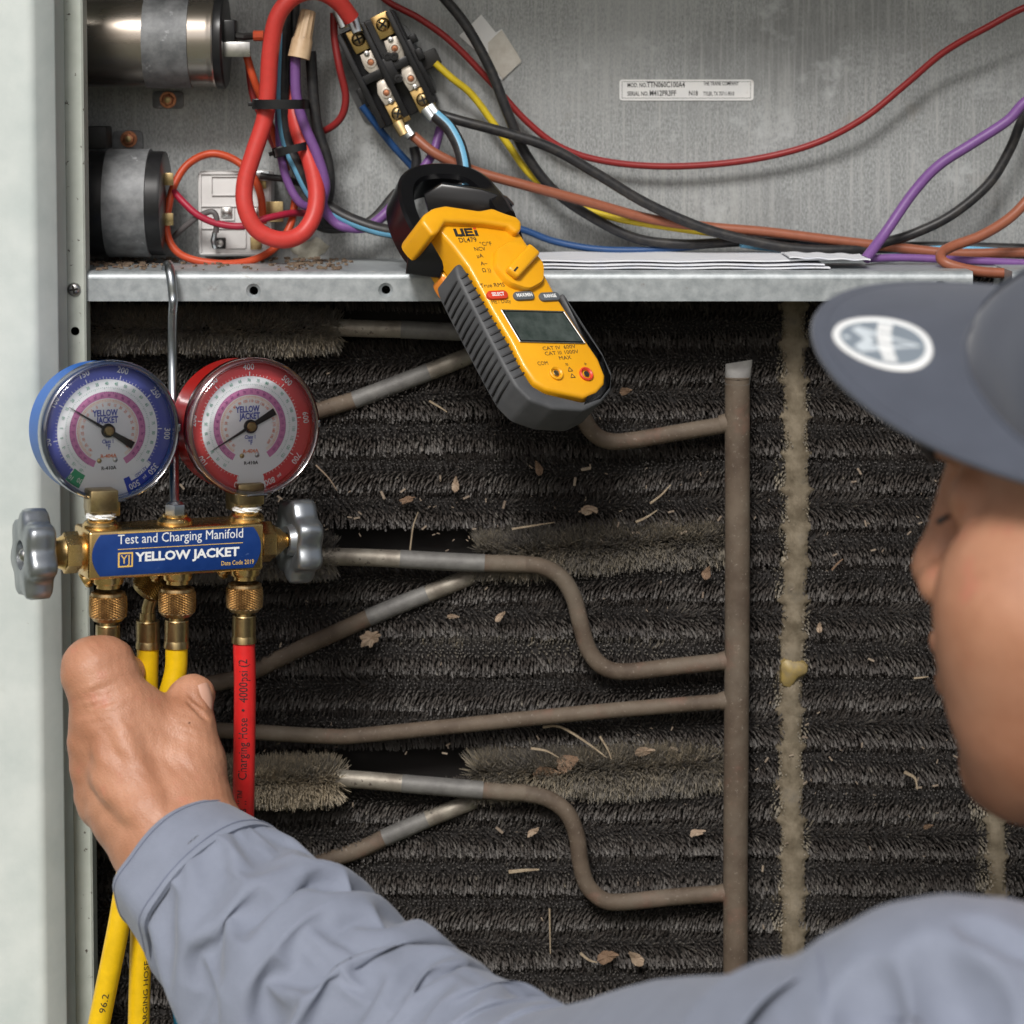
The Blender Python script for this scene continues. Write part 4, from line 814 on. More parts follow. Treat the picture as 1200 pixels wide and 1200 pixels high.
# ---- hoses: knurled coupling, ferrule, rubber hose
def knurl(fr, r, h0, h1, n=22, rows=16):
    V, F = [], []; seg = n * 2
    prof = [(r * .80, h0 - .0022), (r * .93, h0 - .0018), (r * .95, h0 - .0004), (r * .93, h0)]
    R0 = [(q, h, 0) for q, h in prof] + [(r * (.965 + .035 * math.sin(math.pi * i / rows)), h0 + (h1 - h0) * i / rows, 1) for i in range(rows + 1)] + [(r * .93, h1 + .0005, 0), (r * .80, h1 + .0022, 0), (r * .62, h1 + .0028, 0), (.0001, h1 + .0028, 0)]
    for i, (q, h, kf) in enumerate(R0):
        for k in range(seg):
            a = 2 * math.pi * k / seg; bmp = (.00046 if (k + i) % 2 == 0 else -.00046) * kf
            V.append(fr.p((q + bmp) * math.cos(a), (q + bmp) * math.sin(a), h))
    for i in range(len(R0) - 1):
        for k in range(seg):
            a, b, c, d = i * seg + k, i * seg + (k + 1) % seg, (i + 1) * seg + (k + 1) % seg, (i + 1) * seg + k
            if (k + i) % 2: F += [(a, b, d), (b, c, d)]
            else: F += [(a, b, c), (a, c, d)]
    return V, F
for c_, k_, a in (('yellow', 'hose_yellow', (.80, .50, .005)), ('red', 'hose_red', (.68, .02, .02)), ('blue', 'hose_blue', (.01, .22, .38))): M[k_] = mat(k_, a, .38, 0, noise_=120, col2=tuple(x * .85 for x in a), bump=(200, .08, .0004), spots=[(150, .70, .76, tuple(x * .45 for x in a))])
def hose(lab, mk, path, f, start=.0075, ferr=True, grp='charging hoses', print_=None, kn=True, hl=.0162, old='brass', collar=True):
    t = thing('charging_hose', lab, 'hose', f.p(0, 0, start), grp)
    if kn: O('knurled_coupling', knurl(f, .0093, start + .0035, start + .0140), M['brassk'], t, sharp=None)
    z0 = start + hl
    if collar: O('coupling_neck', lathe(f, [(.0042, z0 - .002), (.0042, z0 + .004)], 24), M['brassold'], t)
    g = join(lathe(f, [(.0060, z0 + .0020), (.0062, z0 + .0026), (.0060, z0 + .0034)], 28), prism(Fr(f.p(0, 0, z0 + .003), f.x, f.y, f.z).sub(0, 0, 0, .35), hexprof(8, .0064), 0, .0105, .0006, 1, True), lathe(f, [(.0061, z0 + .0128), (.0064, z0 + .0140), (.0066, z0 + .0165), (.0062, z0 + .0168), (.005, z0 + .0169)], 28))
    O('ferrule', g, M['brassold'], t, sharp=30)
    e_ = path[-1]; path = path + [e_ + (e_ - path[-2]) * .8, Vector((e_.x, e_.y - .01, -.42)), Vector((e_.x + .005, e_.y - .02, -.52)), Vector((e_.x + .01, e_.y - .04, -.68)), Vector((e_.x + .02, e_.y - .06, -.82)), Vector((e_.x + .05, e_.y - .10, -.98)), Vector((e_.x + .14, e_.y - .20, -1.143)), Vector((e_.x + .35, e_.y - .25, -1.144))]
    P = [f.p(0, 0, z0 + .015)] + path; sp = spline(P, 14)
    h = O('rubber_hose', tube(sp, .00575, 20), M[mk], t, sharp=60)
    return t, h, sp
ymh = YM
fA, fB, fC = dn(botx[0], yb_), dn(botx[1], yb_), dn(botx[2], yb_)
pB = fB.p(0, 0, .04); pC = fC.p(0, 0, .04)
yB, yC_ = pB.y, pC.y
t1, h1_, s1_ = hose('blue charging hose under the blue gauge, held in the hand, end showing below the sleeve', 'hose_blue', [fA.p(0, 0, .050), at(140, 860, -.18), at(180, 960, -.15), at(205, 1100, -.14), at(214, 1180, -.135), at(222, 1260, -.135)], fA)
t2, h2_, s2_ = hose('front yellow charging hose on the middle port, bending left behind the hand', 'hose_yellow', [at(206, 785, yB), at(198, 815, yB - .001), at(185, 850, yB), at(170, 920, yB + .004), at(153, 1000, yB + .004), at(140, 1080, yB), at(124, 1160, yB), at(108, 1240, yB)], fB)
# rear port: hose leaves through an angled coupling
RF = Fr(MF.p(botx[1] - .010, yb_ + .004, -T_ - .006), MF.x, MF.z, -MF.y)
ang = Fr(RF.o, (MF.x + MF.y * -.5).normalized(), MF.z, (-MF.y - MF.x * .5).normalized())
yr = RF.p(0, 0, .03).y
rf = Fr(at(173, 712, yr), MF.x, MF.z, Vector((0, 0, -1)))
t3, h3_, s3_ = hose('rear yellow charging hose on the angled port, hanging straight down', 'hose_yellow', [at(172.5, 800, yr), at(172.5, 850, yr), at(171, 930, yr + .002), at(167, 1020, yr + .002), at(165, 1110, yr), at(163, 1180, yr), at(162, 1260, yr)], rf, start=-.0115, kn=False, collar=True)
ka = Fr(at(190, 668, yr), (.7, .2, .7), (0, -1, 0), (-.62, 0, -.78)); ka.x = ka.y.cross(ka.z).normalized(); ka.y = ka.z.cross(ka.x)
O('knurled_coupling', knurl(ka, .0085, .0035, .0135), M['brassold'], t3, sharp=None)
O('angle_port', tube([at(200, 660, yr + .01), at(190, 668, yr)], .006, 16), M['brass'], t3)
O('coupling_neck', tube([at(178, 700, yr), at(174, 712, yr), at(173, 740, yr)], .0036, 14), M['brassold'], t3)
t4, h4_, s4_ = hose('red charging hose with black print under the red gauge', 'hose_red', [at(287, 800, yC_), at(286.5, 860, yC_), at(285.5, 930, yC_), at(285, 1000, yC_ + .01), at(290, 1100, yC_ + .03), at(300, 1250, yC_ + .03)], fC)
def hose_text(hobj, s_, sp, z0, z1, hpx, side=0.0):
    """print running up the hose between heights z0 and z1"""
    pts = sorted([p for p in sp if z0 - .02 < p.z < z1 + .02], key=lambda p: p.z); g0 = text(WF, s_, 1, 0, 0.0); w = max(v[0] for v in g0[0]) - min(v[0] for v in g0[0]); mnx = min(v[0] for v in g0[0]); h = hpx * ps(pts[0].y); r0 = .00575; V = []
    for v in g0[0]:
        z = z0 + (v[0] - mnx) / w * (z1 - z0); j = 0
        while j < len(pts) - 2 and pts[j + 1].z < z: j += 1
        a, b = pts[j], pts[j + 1]; X = (b - a).normalized(); c = a + (b - a) * ((z - a.z) / max(1e-6, b.z - a.z)); nrm = Vector((side, -1, 0)); nrm = (nrm - X * nrm.dot(X)).normalized(); Yv = nrm.cross(X)
        th = v[1] * h / r0; V.append(c + Yv * (math.sin(th) * (r0 + .00020)) + nrm * (math.cos(th) * (r0 + .00020)))
    O('hose_print', (V, g0[1]), M['ink'], hobj, sharp=None)
hose_text(h4_, '\u2022 Plus II\u2122   Charging Hose  \u2022  4000psi (2', s4_, at(286, 968, yC_).z, at(287, 770, yC_).z, 15)
hose_text(h3_, 'CHARGING HOSE  4000psi', s3_, at(170, 1215, yr).z, at(170, 1080, yr).z, 9, side=.9)
hose_text(h2_, '96.2', s2_, at(128, 1182, yB).z, at(133, 1160, yB).z, 11, side=.2)
# ================================================================ yellow clamp meter
u_ = Vector((.835, .55, 0)).normalized(); v_ = Vector((.322, -.49, -.807)).normalized(); n_ = u_.cross(v_); n_ = -n_ if n_.y > 0 else n_
n_.normalize(); v_ = (v_ - u_ * v_.dot(u_)).normalized()
CM = Fr(at(612, 372, -.150), u_, -v_, n_)
q = lambda px, py, z=0.0: CM.px(px, py, z)
M['ylw'] = mat('safety_yellow_plastic', (.80, .38, .008), .36, 0, noise_=60, col2=(.76, .35, .008), coat=.15, bump=(500, .05, .0003), spots=[(45, .70, .8, (.55, .27, .03))])
M['grip'] = mat('grey_rubber_grip', (.058, .060, .064), .6, 0, noise_=60, col2=(.08, .082, .085), bump=(600, .15, .0003), spots=[(55, .62, .74, (.17, .165, .155))])
M['groove'] = mat('grip_groove', (.02, .02, .022), .6)
cm = thing('clamp_meter', 'yellow and grey clamp meter hanging over the shelf, its black jaw round the wires', 'clamp meter', CM.o)
# outline on the face plane, from the photograph
outl = [q(*p) for p in ((508, 262), (519, 256), (600, 262), (607, 268), (626, 297), (652, 345), (676, 382), (702, 420), (710, 440), (709, 450), (700, 460), (684, 466), (640, 456), (626, 447), (613, 428), (598, 398), (578, 365), (549, 312), (531, 288))][::-1]
O('body', prism(CM, outl, -.018, .0, .0022, 3), M['ylw'], cm, sharp=40)
# grip, wraps both sides and the foot
def offs(poly, d):
    out = []; n = len(poly)
    for i in range(n):
        a, b, c = Vector(poly[i - 1]), Vector(poly[i]), Vector(poly[(i + 1) % n]); e1 = (b - a).normalized(); e2 = (c - b).normalized(); m_ = Vector((e1.y + e2.y, -e1.x - e2.x)); m_.normalize(); k = 1 / max(.5, m_.dot(Vector((e1.y, -e1.x)))); out.append((b.x + m_.x * d * k, b.y + m_.y * d * k))
    return out
area = sum(outl[i - 1][0] * outl[i][1] - outl[i][0] * outl[i - 1][1] for i in range(len(outl)))
sgn = 1 if area > 0 else -1
gpx = [(541, 306), (549, 318), (578, 369), (598, 402), (612, 430), (625, 450), (640, 459), (684, 469.5), (702, 463), (712, 451), (713, 439), (704, 417), (678, 379), (657, 344), (662, 341), (682, 372), (708, 412), (719, 436), (718, 456), (706, 470), (686, 480), (650, 478), (622, 468), (606, 452), (592, 428), (575, 396), (553, 354), (537, 322), (534, 310)]
gp = [q(*p) for p in gpx]; ar2 = sum(gp[i - 1][0] * gp[i][1] - gp[i][0] * gp[i - 1][1] for i in range(len(gp))); gp = gp if ar2 > 0 else gp[::-1]
O('rubber_grip', prism(CM, gp, -.023, -.0010, .0022, 3, True), M['grip'], cm, sharp=50)
body2 = offs([q(*p) for p in ((548, 322), (578, 372), (610, 428), (628, 452), (684, 468), (708, 458), (712, 440), (676, 380), (650, 340))][::-1] , 0)
O('back_shell', prism(CM, body2, -.023, -.012, .003, 2), M['grip'], cm, sharp=50)
up2 = [q(*p) for p in ((520, 275), (536, 300), (560, 345), (660, 345), (624, 300), (602, 270))][::-1]
O('upper_shell', prism(CM, up2, -.028, -.0195, .003, 2), M['ylw'], cm, sharp=50)
# ridges on the left grip side: slanted grooves as thin dark rails + proud pads
edge = [q(*p) for p in ((537, 322), (553, 354), (575, 396), (592, 428), (606, 452))]
inner = [q(*p) for p in ((549, 318), (578, 369), (598, 402), (612, 430), (625, 450))]
def lerp_path(P, t):
    L_ = [0]
    for i in range(1, len(P)): L_.append(L_[-1] + math.dist(P[i], P[i - 1]))
    s = t * L_[-1]
    for i in range(1, len(P)):
        if s <= L_[i] + 1e-9: f = (s - L_[i - 1]) / (L_[i] - L_[i - 1]); return (P[i - 1][0] + (P[i][0] - P[i - 1][0]) * f, P[i - 1][1] + (P[i][1] - P[i - 1][1]) * f)
    return P[-1]
for i in range(15):
    t = .03 + i * .064; e0 = lerp_path(edge, min(1, t)); i0 = lerp_path(inner, min(1, t * .98)); dx, dy = e0[0] - i0[0], e0[1] - i0[1]; l = math.hypot(dx, dy); dx, dy = dx / l, dy / l
    P = [CM.p(i0[0] + dx * .001, i0[1] + dy * .001 + .001, -.0006), CM.p(e0[0] - dx * .002, e0[1] - dy * .002, -.0008), CM.p(e0[0] + dx * .0002, e0[1] + dy * .0002, -.0040), CM.p(e0[0] + dx * .0004, e0[1] - .0015, -.014), CM.p(e0[0] + dx * .0002, e0[1] - .003, -.021)]
    O('grip_groove', tube(P, .00062, 6), M['groove'], cm, sharp=60)
# hand guard across the top
guard = [q(*p, .002) for p in ((492, 262), (494, 254), (506, 246), (520, 243), (560, 249), (575, 246), (590, 252), (604, 256), (610, 263), (609, 273), (603, 276), (594, 268), (565, 264), (520, 262), (512, 275), (505, 279))][::-1]
O('finger_guard', prism(CM, guard, -.022, .0045, .0028, 4, True), M['ylw'], cm, sharp=40)
# lever on the left side with orange edge
lev = [q(*p, -.022) for p in ((519, 318), (514, 326), (522, 340), (530, 346), (533, 326), (528, 312))][::-1]
O('jaw_lever', prism(CM, lev, -.030, -.020, .002, 2, True), mat('orange_lever', (.62, .20, .02), .45), cm)
# dial knob
kc = q(609, 311, .003); a1 = q(576, 297, .003); b1 = q(645, 325, .003)
V = []; kr = .0148
O('selector_disc', lathe(CM.sub(kc[0], kc[1], 0), [(kr, 0), (kr, .0030), (kr * .96, .0040), (kr * .8, .0044), (.0001, .0046)], 56, rf=lambda a, h: 1 + .02 * math.cos(a * 8)), M['ylw'], cm, sharp=40)
dx, dy = q(594, 327, .005); ex, ey = q(622, 296, .005)
barv = Vector((ex - dx, ey - dy)); ln_ = barv.length; ang_ = math.atan2(barv.y, barv.x)
O('selector_bar', box(CM.sub(kc[0], kc[1], 0, ang_), -.0125, .0125, -.0040, .0040, .0040, .0092, .0018, 3), M['ylw'], cm, sharp=40)
O('pointer_mark', box(CM.sub(kc[0], kc[1], 0, ang_), -.0118, -.0080, -.0005, .0005, .0091, .0094), M['ink'], cm)
# buttons
M['btn_red'] = mat('red_button', (.62, .05, .02), .4); M['btn_grey'] = mat('grey_button', (.10, .11, .12), .4)
for px, py, m_, s_ in ((583, 345.5, 'btn_red', 'SELECT'), (614, 346.5, 'btn_grey', 'MAX/MIN'), (644, 347.5, 'btn_grey', 'RANGE')):
    a_, b_ = q(px, py, .001); bt = O('button', prism(CM.sub(a_, b_), rrect(.0128, .0052, .0024, 6), -.001, .0016, .0005), M[m_], cm, sharp=40)
    O('button_text', text(CM.sub(a_, b_), s_, .0030, .00172, .03, .80), M['white'], bt, sharp=None)
# screen
sp_ = [(587, 364), (660, 366), (685, 403), (609, 401)]
scn = [q(*p) for p in sp_][::-1]
fr_ = O('screen_bezel', prism(CM, scn, -.001, .0006, .0003), M['jaw'], cm)
cx_, cy_ = sum(p[0] for p in scn) / 4, sum(p[1] for p in scn) / 4
O('screen', prism(CM, [(cx_ + (a - cx_) * .94, cy_ + (b - cy_) * .90) for a, b in scn], .0004, .0008), mat('lcd_screen', (.030, .042, .038), .12, 0, noise_=120, col2=(.065, .08, .075), coat=.2), fr_, sharp=None)
O('screen_rim', join(*[tube([CM.p(*scn[i], .0006), CM.p(*scn[(i + 1) % 4], .0006)], .00035, 6) for i in range(4)]), M['steel'], fr_)
# jacks
for px, py, m_ in ((651, 438, 'ylw'), (686.5, 439, 'btn_red')):
    a_, b_ = q(px, py); j = O('input_jack', lathe(CM.sub(a_, b_), [(.0040, -.001), (.0040, .0012), (.0034, .0015), (.0026, .0008), (.0026, -.0005), (.0001, -.0005)], 28), M[m_], cm, sharp=40)
    O('jack_socket', lathe(CM.sub(a_, b_), [(.0017, .0010), (.0015, .0011), (.0010, .0010), (.0009, .0002), (.0001, .0002)], 20), M['brassold'] if m_ == 'ylw' else M['ink'], j)
def ct_(s_, px, py, h, sx=.9, b=.0, m_='ink', rot=0): a_, b_ = q(px, py); O('printed_text', text(CM.sub(a_, b_, 0, rot), s_, h, .00015, b, sx), M[m_], cm, sharp=None)
ct_('COM', 636, 426, .0033); ct_('CAT IV  600V', 655, 407.5, .0032, 1.15); ct_('CAT III 1000V', 658, 413.5, .0032, 1.15); ct_('MAX', 662, 419.5, .0032, 1.15)
ct_('\u2248', 664, 427, .0036); ct_('+', 686, 427, .004)
for px, py in ((668, 433.5), (671, 441)):
    a_, b_ = q(px, py); O('warning_triangle', join(*[tube([CM.p(a_ + .0016 * math.cos(R(90 + 120 * i)), b_ + .0016 * math.sin(R(90 + 120 * i)), .0001), CM.p(a_ + .0016 * math.cos(R(210 + 120 * i)), b_ + .0016 * math.sin(R(210 + 120 * i)), .0001)], .0002, 5) for i in range(3)]), M['ink'], cm)
# maker's mark: heavy block letters, last one with an orange dot
a_, b_ = q(548, 272); F0 = CM.sub(a_, b_)
lt = []
def bk(x0, x1, y0, y1): lt.append(box(F0, x0 * .001, x1 * .001, y0 * .001, y1 * .001, 0, .0002))
bk(-8.4, -6.6, -2.6, 2.4); bk(-6.6, -4.2, -2.6, -1.2); bk(-4.2, -2.4, -2.6, 2.4)
bk(-1.8, 3.4, 1.2, 2.4); bk(-1.8, 3.0, -.6, .5); bk(-1.8, 3.4, -2.6, -1.4); bk(-1.8, -.4, -2.6, 2.4); bk(4.2, 6.0, -2.6, 1.0); bk(1.5, 6.8, 4.0, 4.8)
O('maker_mark', join(*lt), M['ink'], cm, sharp=None); lt.clear(); bk(4.2, 6.0, 1.5, 2.6); O('maker_mark', join(*lt), M['btn_red'], cm, sharp=None, label='small red dot of the maker mark')
ct_('DL479', 548, 281.5, .0042, 1.0, .01); ct_('True RMS', 577, 334.5, .0036, 1.05); ct_('Hz / Duty', 587, 353.5, .0034)
for s_, px, py in (('\u00b0C/\u00b0F', 569, 286), ('NCV', 562, 292), ('\u03bcA', 562, 300), ('A~', 567, 309), ('\u03a9 ))', 570, 317), ('V~', 590, 326), ('OFF', 604, 333)): ct_(s_, px, py, .0034, 1.0, .005)
ct_('TEST INSTRUMENTS', 549, 276.5, .0016)
# hook at the foot
a_, b_ = q(634, 486, -.03); O('strap_lug', prism(CM.sub(a_, b_, -.03), [(-.004, .005), (.004, .005), (.0012, -.0045), (-.0012, -.0045)][::-1], -.004, .002, .0006), M['ylw'], cm)
# black jaws: ring round the striped cable
jy = -.062
J = [at(*p) for p in ((500, 300, -.110), (485, 282, -.098), (474, 258, -.088), (470, 236, -.076), (475, 222, -.066), (490, 213, -.058), (515, 210, -.054), (542, 213, -.054), (562, 222, -.060), (576, 236, -.070), (588, 250, -.088), (598, 266, -.105))]
sp = spline(J, 8); fr2 = frames(sp, up=n_); V = []; F = []
prof = [(-.0065, -.013), (.0045, -.013), (.0065, -.011), (.0065, .009), (.0045, .012), (-.0045, .012), (-.0065, .010)]
for i, (p, (t, n, b)) in enumerate(zip(sp, fr2)):
    w = 1.0 + .12 * math.sin(i / len(sp) * math.pi)
    for a, c in prof: V.append(p + b * a * w * .72 + n * c * .78)
K = len(prof)
for i in range(len(sp) - 1):
    for k in range(K): F.append((i * K + k, (i + 1) * K + k, (i + 1) * K + (k + 1) % K, i * K + (k + 1) % K))
F += [tuple(range(K)), tuple((len(sp) - 1) * K + k for k in range(K - 1, -1, -1))]
O('jaw', (V, F), M['jaw'], cm, sharp=30)
O('jaw_root', prism(Fr(at(508, 290, -.128), (1, 0, 0), (0, 0, 1), (0, -1, 0)), [(-.0125, .006), (-.015, -.014), (.004, -.0165), (.009, -.002), (.004, .010), (-.006, .013)][::-1], -.02, .004, .002, 2), M['jaw'], cm)
O('jaw_root', prism(Fr(at(560, 240, -.085), (1, 0, 0), (0, 0, 1), (0, -1, 0)), [(-.030, .006), (-.026, -.010), (.014, -.008), (.020, .0), (.016, .004), (.002, .009), (-.02, .012)][::-1], -.02, .004, .002, 2), M['jaw'], cm)
# ================================================================ the person: implicit surface modelling
def npv(v): return np.array((v[0], v[1], v[2]), float)
class Shape:
    def __init__(s): s.pr = []
    def cone(s, a, b, ra, rb, k=.008, op='u', flat=None):
        s.pr.append(('c', npv(a), npv(b), ra, rb if rb is not None else ra, k, op)); return s
    def chain(s, pts, rs, k=.008, op='u'):
        for i in range(len(pts) - 1): s.cone(pts[i], pts[i + 1], rs[i], rs[i + 1], k, op)
        return s
    def ell(s, c, r, k=.008, op='u', rot=None):
        s.pr.append(('e', npv(c), np.array(r, float), rot if rot is not None else np.eye(3), 0, k, op)); return s
    def ripple(s, c, d, wl, amp, sig):
        s.pr.append(('r', npv(c), npv(Vector(d).normalized()), wl, amp, sig, 'r')); return s
    def dist1(s, P, p):
        t = p[0]
        if t == 'h': return (P - p[1]) @ p[2]
        if t == 'c':
            a, b, ra, rb = p[1], p[2], p[3], p[4]; ab = b - a; h = np.clip(((P - a) @ ab) / (ab @ ab + 1e-12), 0, 1)
            return np.linalg.norm(P - a - h[:, None] * ab, axis=1) - (ra + (rb - ra) * h)
        q = (P - p[1]) @ p[3]; k0 = np.linalg.norm(q / p[2], axis=1); k1 = np.linalg.norm(q / p[2] ** 2, axis=1) + 1e-9
        return k0 * (k0 - 1) / k1
    def ev(s, P, sub=None):
        d = np.full(len(P), 1.0)
        for p in (s.pr if sub is None else sub):
            if p[6] == 'r':
                v = P - p[1]; d = d + p[4] * np.cos(2 * math.pi * (v @ p[2]) / p[3]) * np.exp(-(v * v).sum(1) / p[5] ** 2); continue
            e = s.dist1(P, p); k = p[5]
            if p[6] == 'i': d = np.maximum(d, e); continue
            if p[6] == 's': e = -e; h = np.maximum(k - np.abs(d - e), 0) / k; d = np.maximum(d, e) + h * h * k / 4
            else: h = np.maximum(k - np.abs(d - e), 0) / k; d = np.minimum(d, e) - h * h * k / 4
        return d
def surface_nets(sh, h, disp=None, clip=None):
    lo = np.min([np.minimum(p[1], p[2] if p[0] == 'c' else p[1]) - (max(p[3], p[4]) if p[0] == 'c' else max(p[2])) for p in sh.pr if p[6] == 'u'], 0) - .02
    hi = np.max([np.maximum(p[1], p[2] if p[0] == 'c' else p[1]) + (max(p[3], p[4]) if p[0] == 'c' else max(p[2])) for p in sh.pr if p[6] == 'u'], 0) + .02
    if clip: lo = np.maximum(lo, clip[0]); hi = np.minimum(hi, clip[1])
    N = 16; nb = np.ceil((hi - lo) / (h * N)).astype(int); G = nb * N + 4
    bi = np.stack(np.meshgrid(*[np.arange(n) for n in nb], indexing='ij'), -1).reshape(-1, 3)
    C = lo + (bi + .5) * N * h; Rb = N * h * .87 + 2 * h; dc = sh.ev(C); act = np.abs(dc) < Rb * 1.25 + .006
    keysV = []; posV = []; quads = []
    rngs = np.arange(-1, N + 1); g = np.stack(np.meshgrid(rngs, rngs, rngs, indexing='ij'), -1).reshape(-1, 3); S = N + 2
    corners = np.array([(i, j, k) for i in (0, 1) for j in (0, 1) for k in (0, 1)])
    def key(ix): ix = ix + 2; return (ix[:, 0] * (G[1] + 4) + ix[:, 1]) * (G[2] + 4) + ix[:, 2]
    for b, c, a in zip(bi, C, act):
        if not a: continue
        sub = []
        for p in sh.pr:
            if p[6] == 'r':
                if np.linalg.norm(p[1] - c) < p[5] * 2.5 + Rb: sub.append(p)
            elif p[6] == 'i': sub.append(p)
            elif sh.dist1(c[None], p)[0] < Rb * 1.35 + p[5] + .004: sub.append(p)
        if not sub: continue
        gi = g + b * N; P = lo + gi * h; d = sh.ev(P, sub)
        if disp is not None: d = d + disp(P)
        D = d.reshape(S, S, S); ins = D < 0
        if ins.all() or not ins.any(): continue
        cs = np.zeros((S - 1,) * 3, int)
        for (i, j, k) in corners: cs += ins[i:S - 1 + i, j:S - 1 + j, k:S - 1 + k]
        cell = np.argwhere((cs > 0) & (cs < 8))
        acc = np.zeros((len(cell), 3)); cnt = np.zeros(len(cell))
        for c0 in corners:
            for ax in range(3):
                if c0[ax]: continue
                c1 = c0.copy(); c1[ax] = 1; A = D[tuple((cell + c0).T)]; B = D[tuple((cell + c1).T)]; m = (A < 0) != (B < 0)
                t = np.where(m, A / (A - B + 1e-15), 0); pt = c0 + (c1 - c0) * t[:, None]; acc[m] += pt[m]; cnt[m] += 1
        pos = lo + (cell - 1 + b * N + acc / cnt[:, None]) * h
        keysV.append(key(cell - 1 + b * N)); posV.append(pos)
        for ax in range(3):
            sl = [slice(1, S - 1)] * 3; s2 = [slice(1, S - 1)] * 3; s2[ax] = slice(2, S)
            A = ins[tuple(sl)]; B = ins[tuple(s2)]; e = np.argwhere(A != B)
            if not len(e): continue
            sg = A[tuple(e.T)]; e = e + b * N; u, v = np.eye(3, dtype=int)[(ax + 1) % 3], np.eye(3, dtype=int)[(ax + 2) % 3]
            q = np.stack([key(e), key(e - u), key(e - u - v), key(e - v)], 1); q[~sg] = q[~sg][:, ::-1]; quads.append(q)
    K = np.concatenate(keysV); Pp = np.concatenate(posV); uk, idx = np.unique(K, return_index=True); V = Pp[idx]
    Q = np.concatenate(quads); f = np.searchsorted(uk, Q); f = np.minimum(f, len(uk) - 1); ok = (uk[f] == Q).all(1)
    return V, f[ok]
def hit(sh, pts):
    D = np.array([npv(ray(*p).normalized()) for p in pts]); P = np.tile(npv(CAM), (len(pts), 1)); t = np.full(len(pts), .4)
    for _ in range(140):
        d = sh.ev(P + D * t[:, None]); t = t + np.clip(d * .7, -.01, .05)
    X = P + D * t[:, None]; e = 1e-4; gr = np.stack([sh.ev(X + np.eye(3)[i] * e) - sh.ev(X - np.eye(3)[i] * e) for i in range(3)], 1); gr /= np.linalg.norm(gr, axis=1)[:, None] + 1e-9
    return X, gr, np.abs(sh.ev(X)) < .004
def lay(sh, base, pts, r, depth, k, op, n=5):
    """lay a chain of capsules on the surface of base; depth>0 sinks centres below the surface"""
    pp = []
    for i in range(len(pts) - 1):
        for j in range(n): f = j / n; pp.append((pts[i][0] + (pts[i + 1][0] - pts[i][0]) * f, pts[i][1] + (pts[i + 1][1] - pts[i][1]) * f))
    pp.append(pts[-1]); X, N_, ok = hit(base, pp); m = len(pp)
    C = [X[i] - N_[i] * depth for i in range(m) if ok[i]]; ii = [i for i in range(m) if ok[i]]
    rr = [r * (.35 + .65 * math.sin(math.pi * (i + .6) / (m + .2)) ** .7) for i in ii]
    for i in range(len(C) - 1):
        if ii[i + 1] - ii[i] == 1 and np.linalg.norm(C[i + 1] - C[i]) < .05: sh.cone(C[i], C[i + 1], rr[i], rr[i + 1], k, op)
person = thing('person', 'person in a grey blue work shirt and slate cap reaching in with the left hand', 'person', (.28, -.62, -1.15))
def skinmat():
    m = mat('skin', (.37, .165, .092), .47, 0, noise_=35, col2=(.49, .245, .148), ramp=(.35, .7), bump=(1100, .42, .0005), sss=.08, spots=[(55, .58, .80, (.46, .17, .11)), (420, .66, .80, (.36, .16, .09))])
    N = m.node_tree.nodes; L = m.node_tree.links; b = N['Principled BSDF']; bp = [n for n in N if n.type == 'BUMP'][0]
    tc = [n for n in N if n.type == 'TEX_COORD'][0]; v = N.new('ShaderNodeTexVoronoi'); v.feature = 'DISTANCE_TO_EDGE'; v.inputs['Scale'].default_value = 620; L.new(tc.outputs['Object'], v.inputs['Vector'])
    cl = N.new('ShaderNodeMath'); cl.operation = 'MINIMUM'; cl.inputs[1].default_value = .25; L.new(v.outputs['Distance'], cl.inputs[0])
    b2 = N.new('ShaderNodeBump'); b2.inputs['Strength'].default_value = .45; b2.inputs['Distance'].default_value = .0006; L.new(cl.outputs[0], b2.inputs['Height']); L.new(bp.outputs[0], b2.inputs['Normal']); L.new(b2.outputs[0], b.inputs['Normal'])
    b.inputs['Coat Weight'].default_value = .02; b.inputs['Coat Roughness'].default_value = .28
    return m
M['skin'] = skinmat()
# ---- hand
Hd = Shape(); A_ = lambda px, py, y: npv(at(px, py, y))
Wr = A_(208, 1000, -.268); Wr2 = A_(300, 1095, -.30)
iM, iP, iD, iT = A_(142, 850, -.244), A_(112, 784, -.238), A_(120, 776, -.206), A_(152, 788, -.188)
mM, mP, mD, mT = A_(120, 866, -.238), A_(114, 858, -.202), A_(126, 852, -.182), A_(150, 850, -.178)
rM, rP, rD, rT = A_(121, 902, -.236), A_(118, 893, -.200), A_(128, 888, -.180), A_(155, 890, -.176)
pM, pP, pD, pT = A_(126, 938, -.236), A_(124, 930, -.204), A_(134, 922, -.186), A_(150, 920, -.182)
tC, tM, tI, tT = A_(224, 955, -.256), A_(222, 900, -.246), A_(219, 856, -.238), A_(224, 822, -.226)
Hd.cone(Wr2, Wr, .030, .0275, .01)
Hd.cone(Wr + npv((.006, .006, 0)), A_(160, 945, -.248), .026, .021, .02)
for q_, r_ in ((iM, .0148), (mM, .0135), (rM, .0125), (pM, .0120)): Hd.cone(A_(190, 960, -.252), q_, .0200, r_, .016)
Hd.cone(A_(215, 975, -.258), tM, .0215, .0155, .016); Hd.cone(A_(190, 930, -.240), A_(205, 880, -.236), .018, .013, .016)
Hd.ell(A_(172, 890, -.242), (.024, .014, .026), .012); Hd.cone(iM, A_(196, 868, -.236), .0115, .009, .012)
Hd.chain([iM, iP, iD, iT], [.0158, .0132, .0108, .0084], .010)
Hd.cone(A_(108, 782, -.236), A_(131, 777, -.234), .0124, .0112, .008); Hd.cone(mM, rM, .0100, .0098, .008); Hd.cone(rM, pM, .0098, .0092, .008)
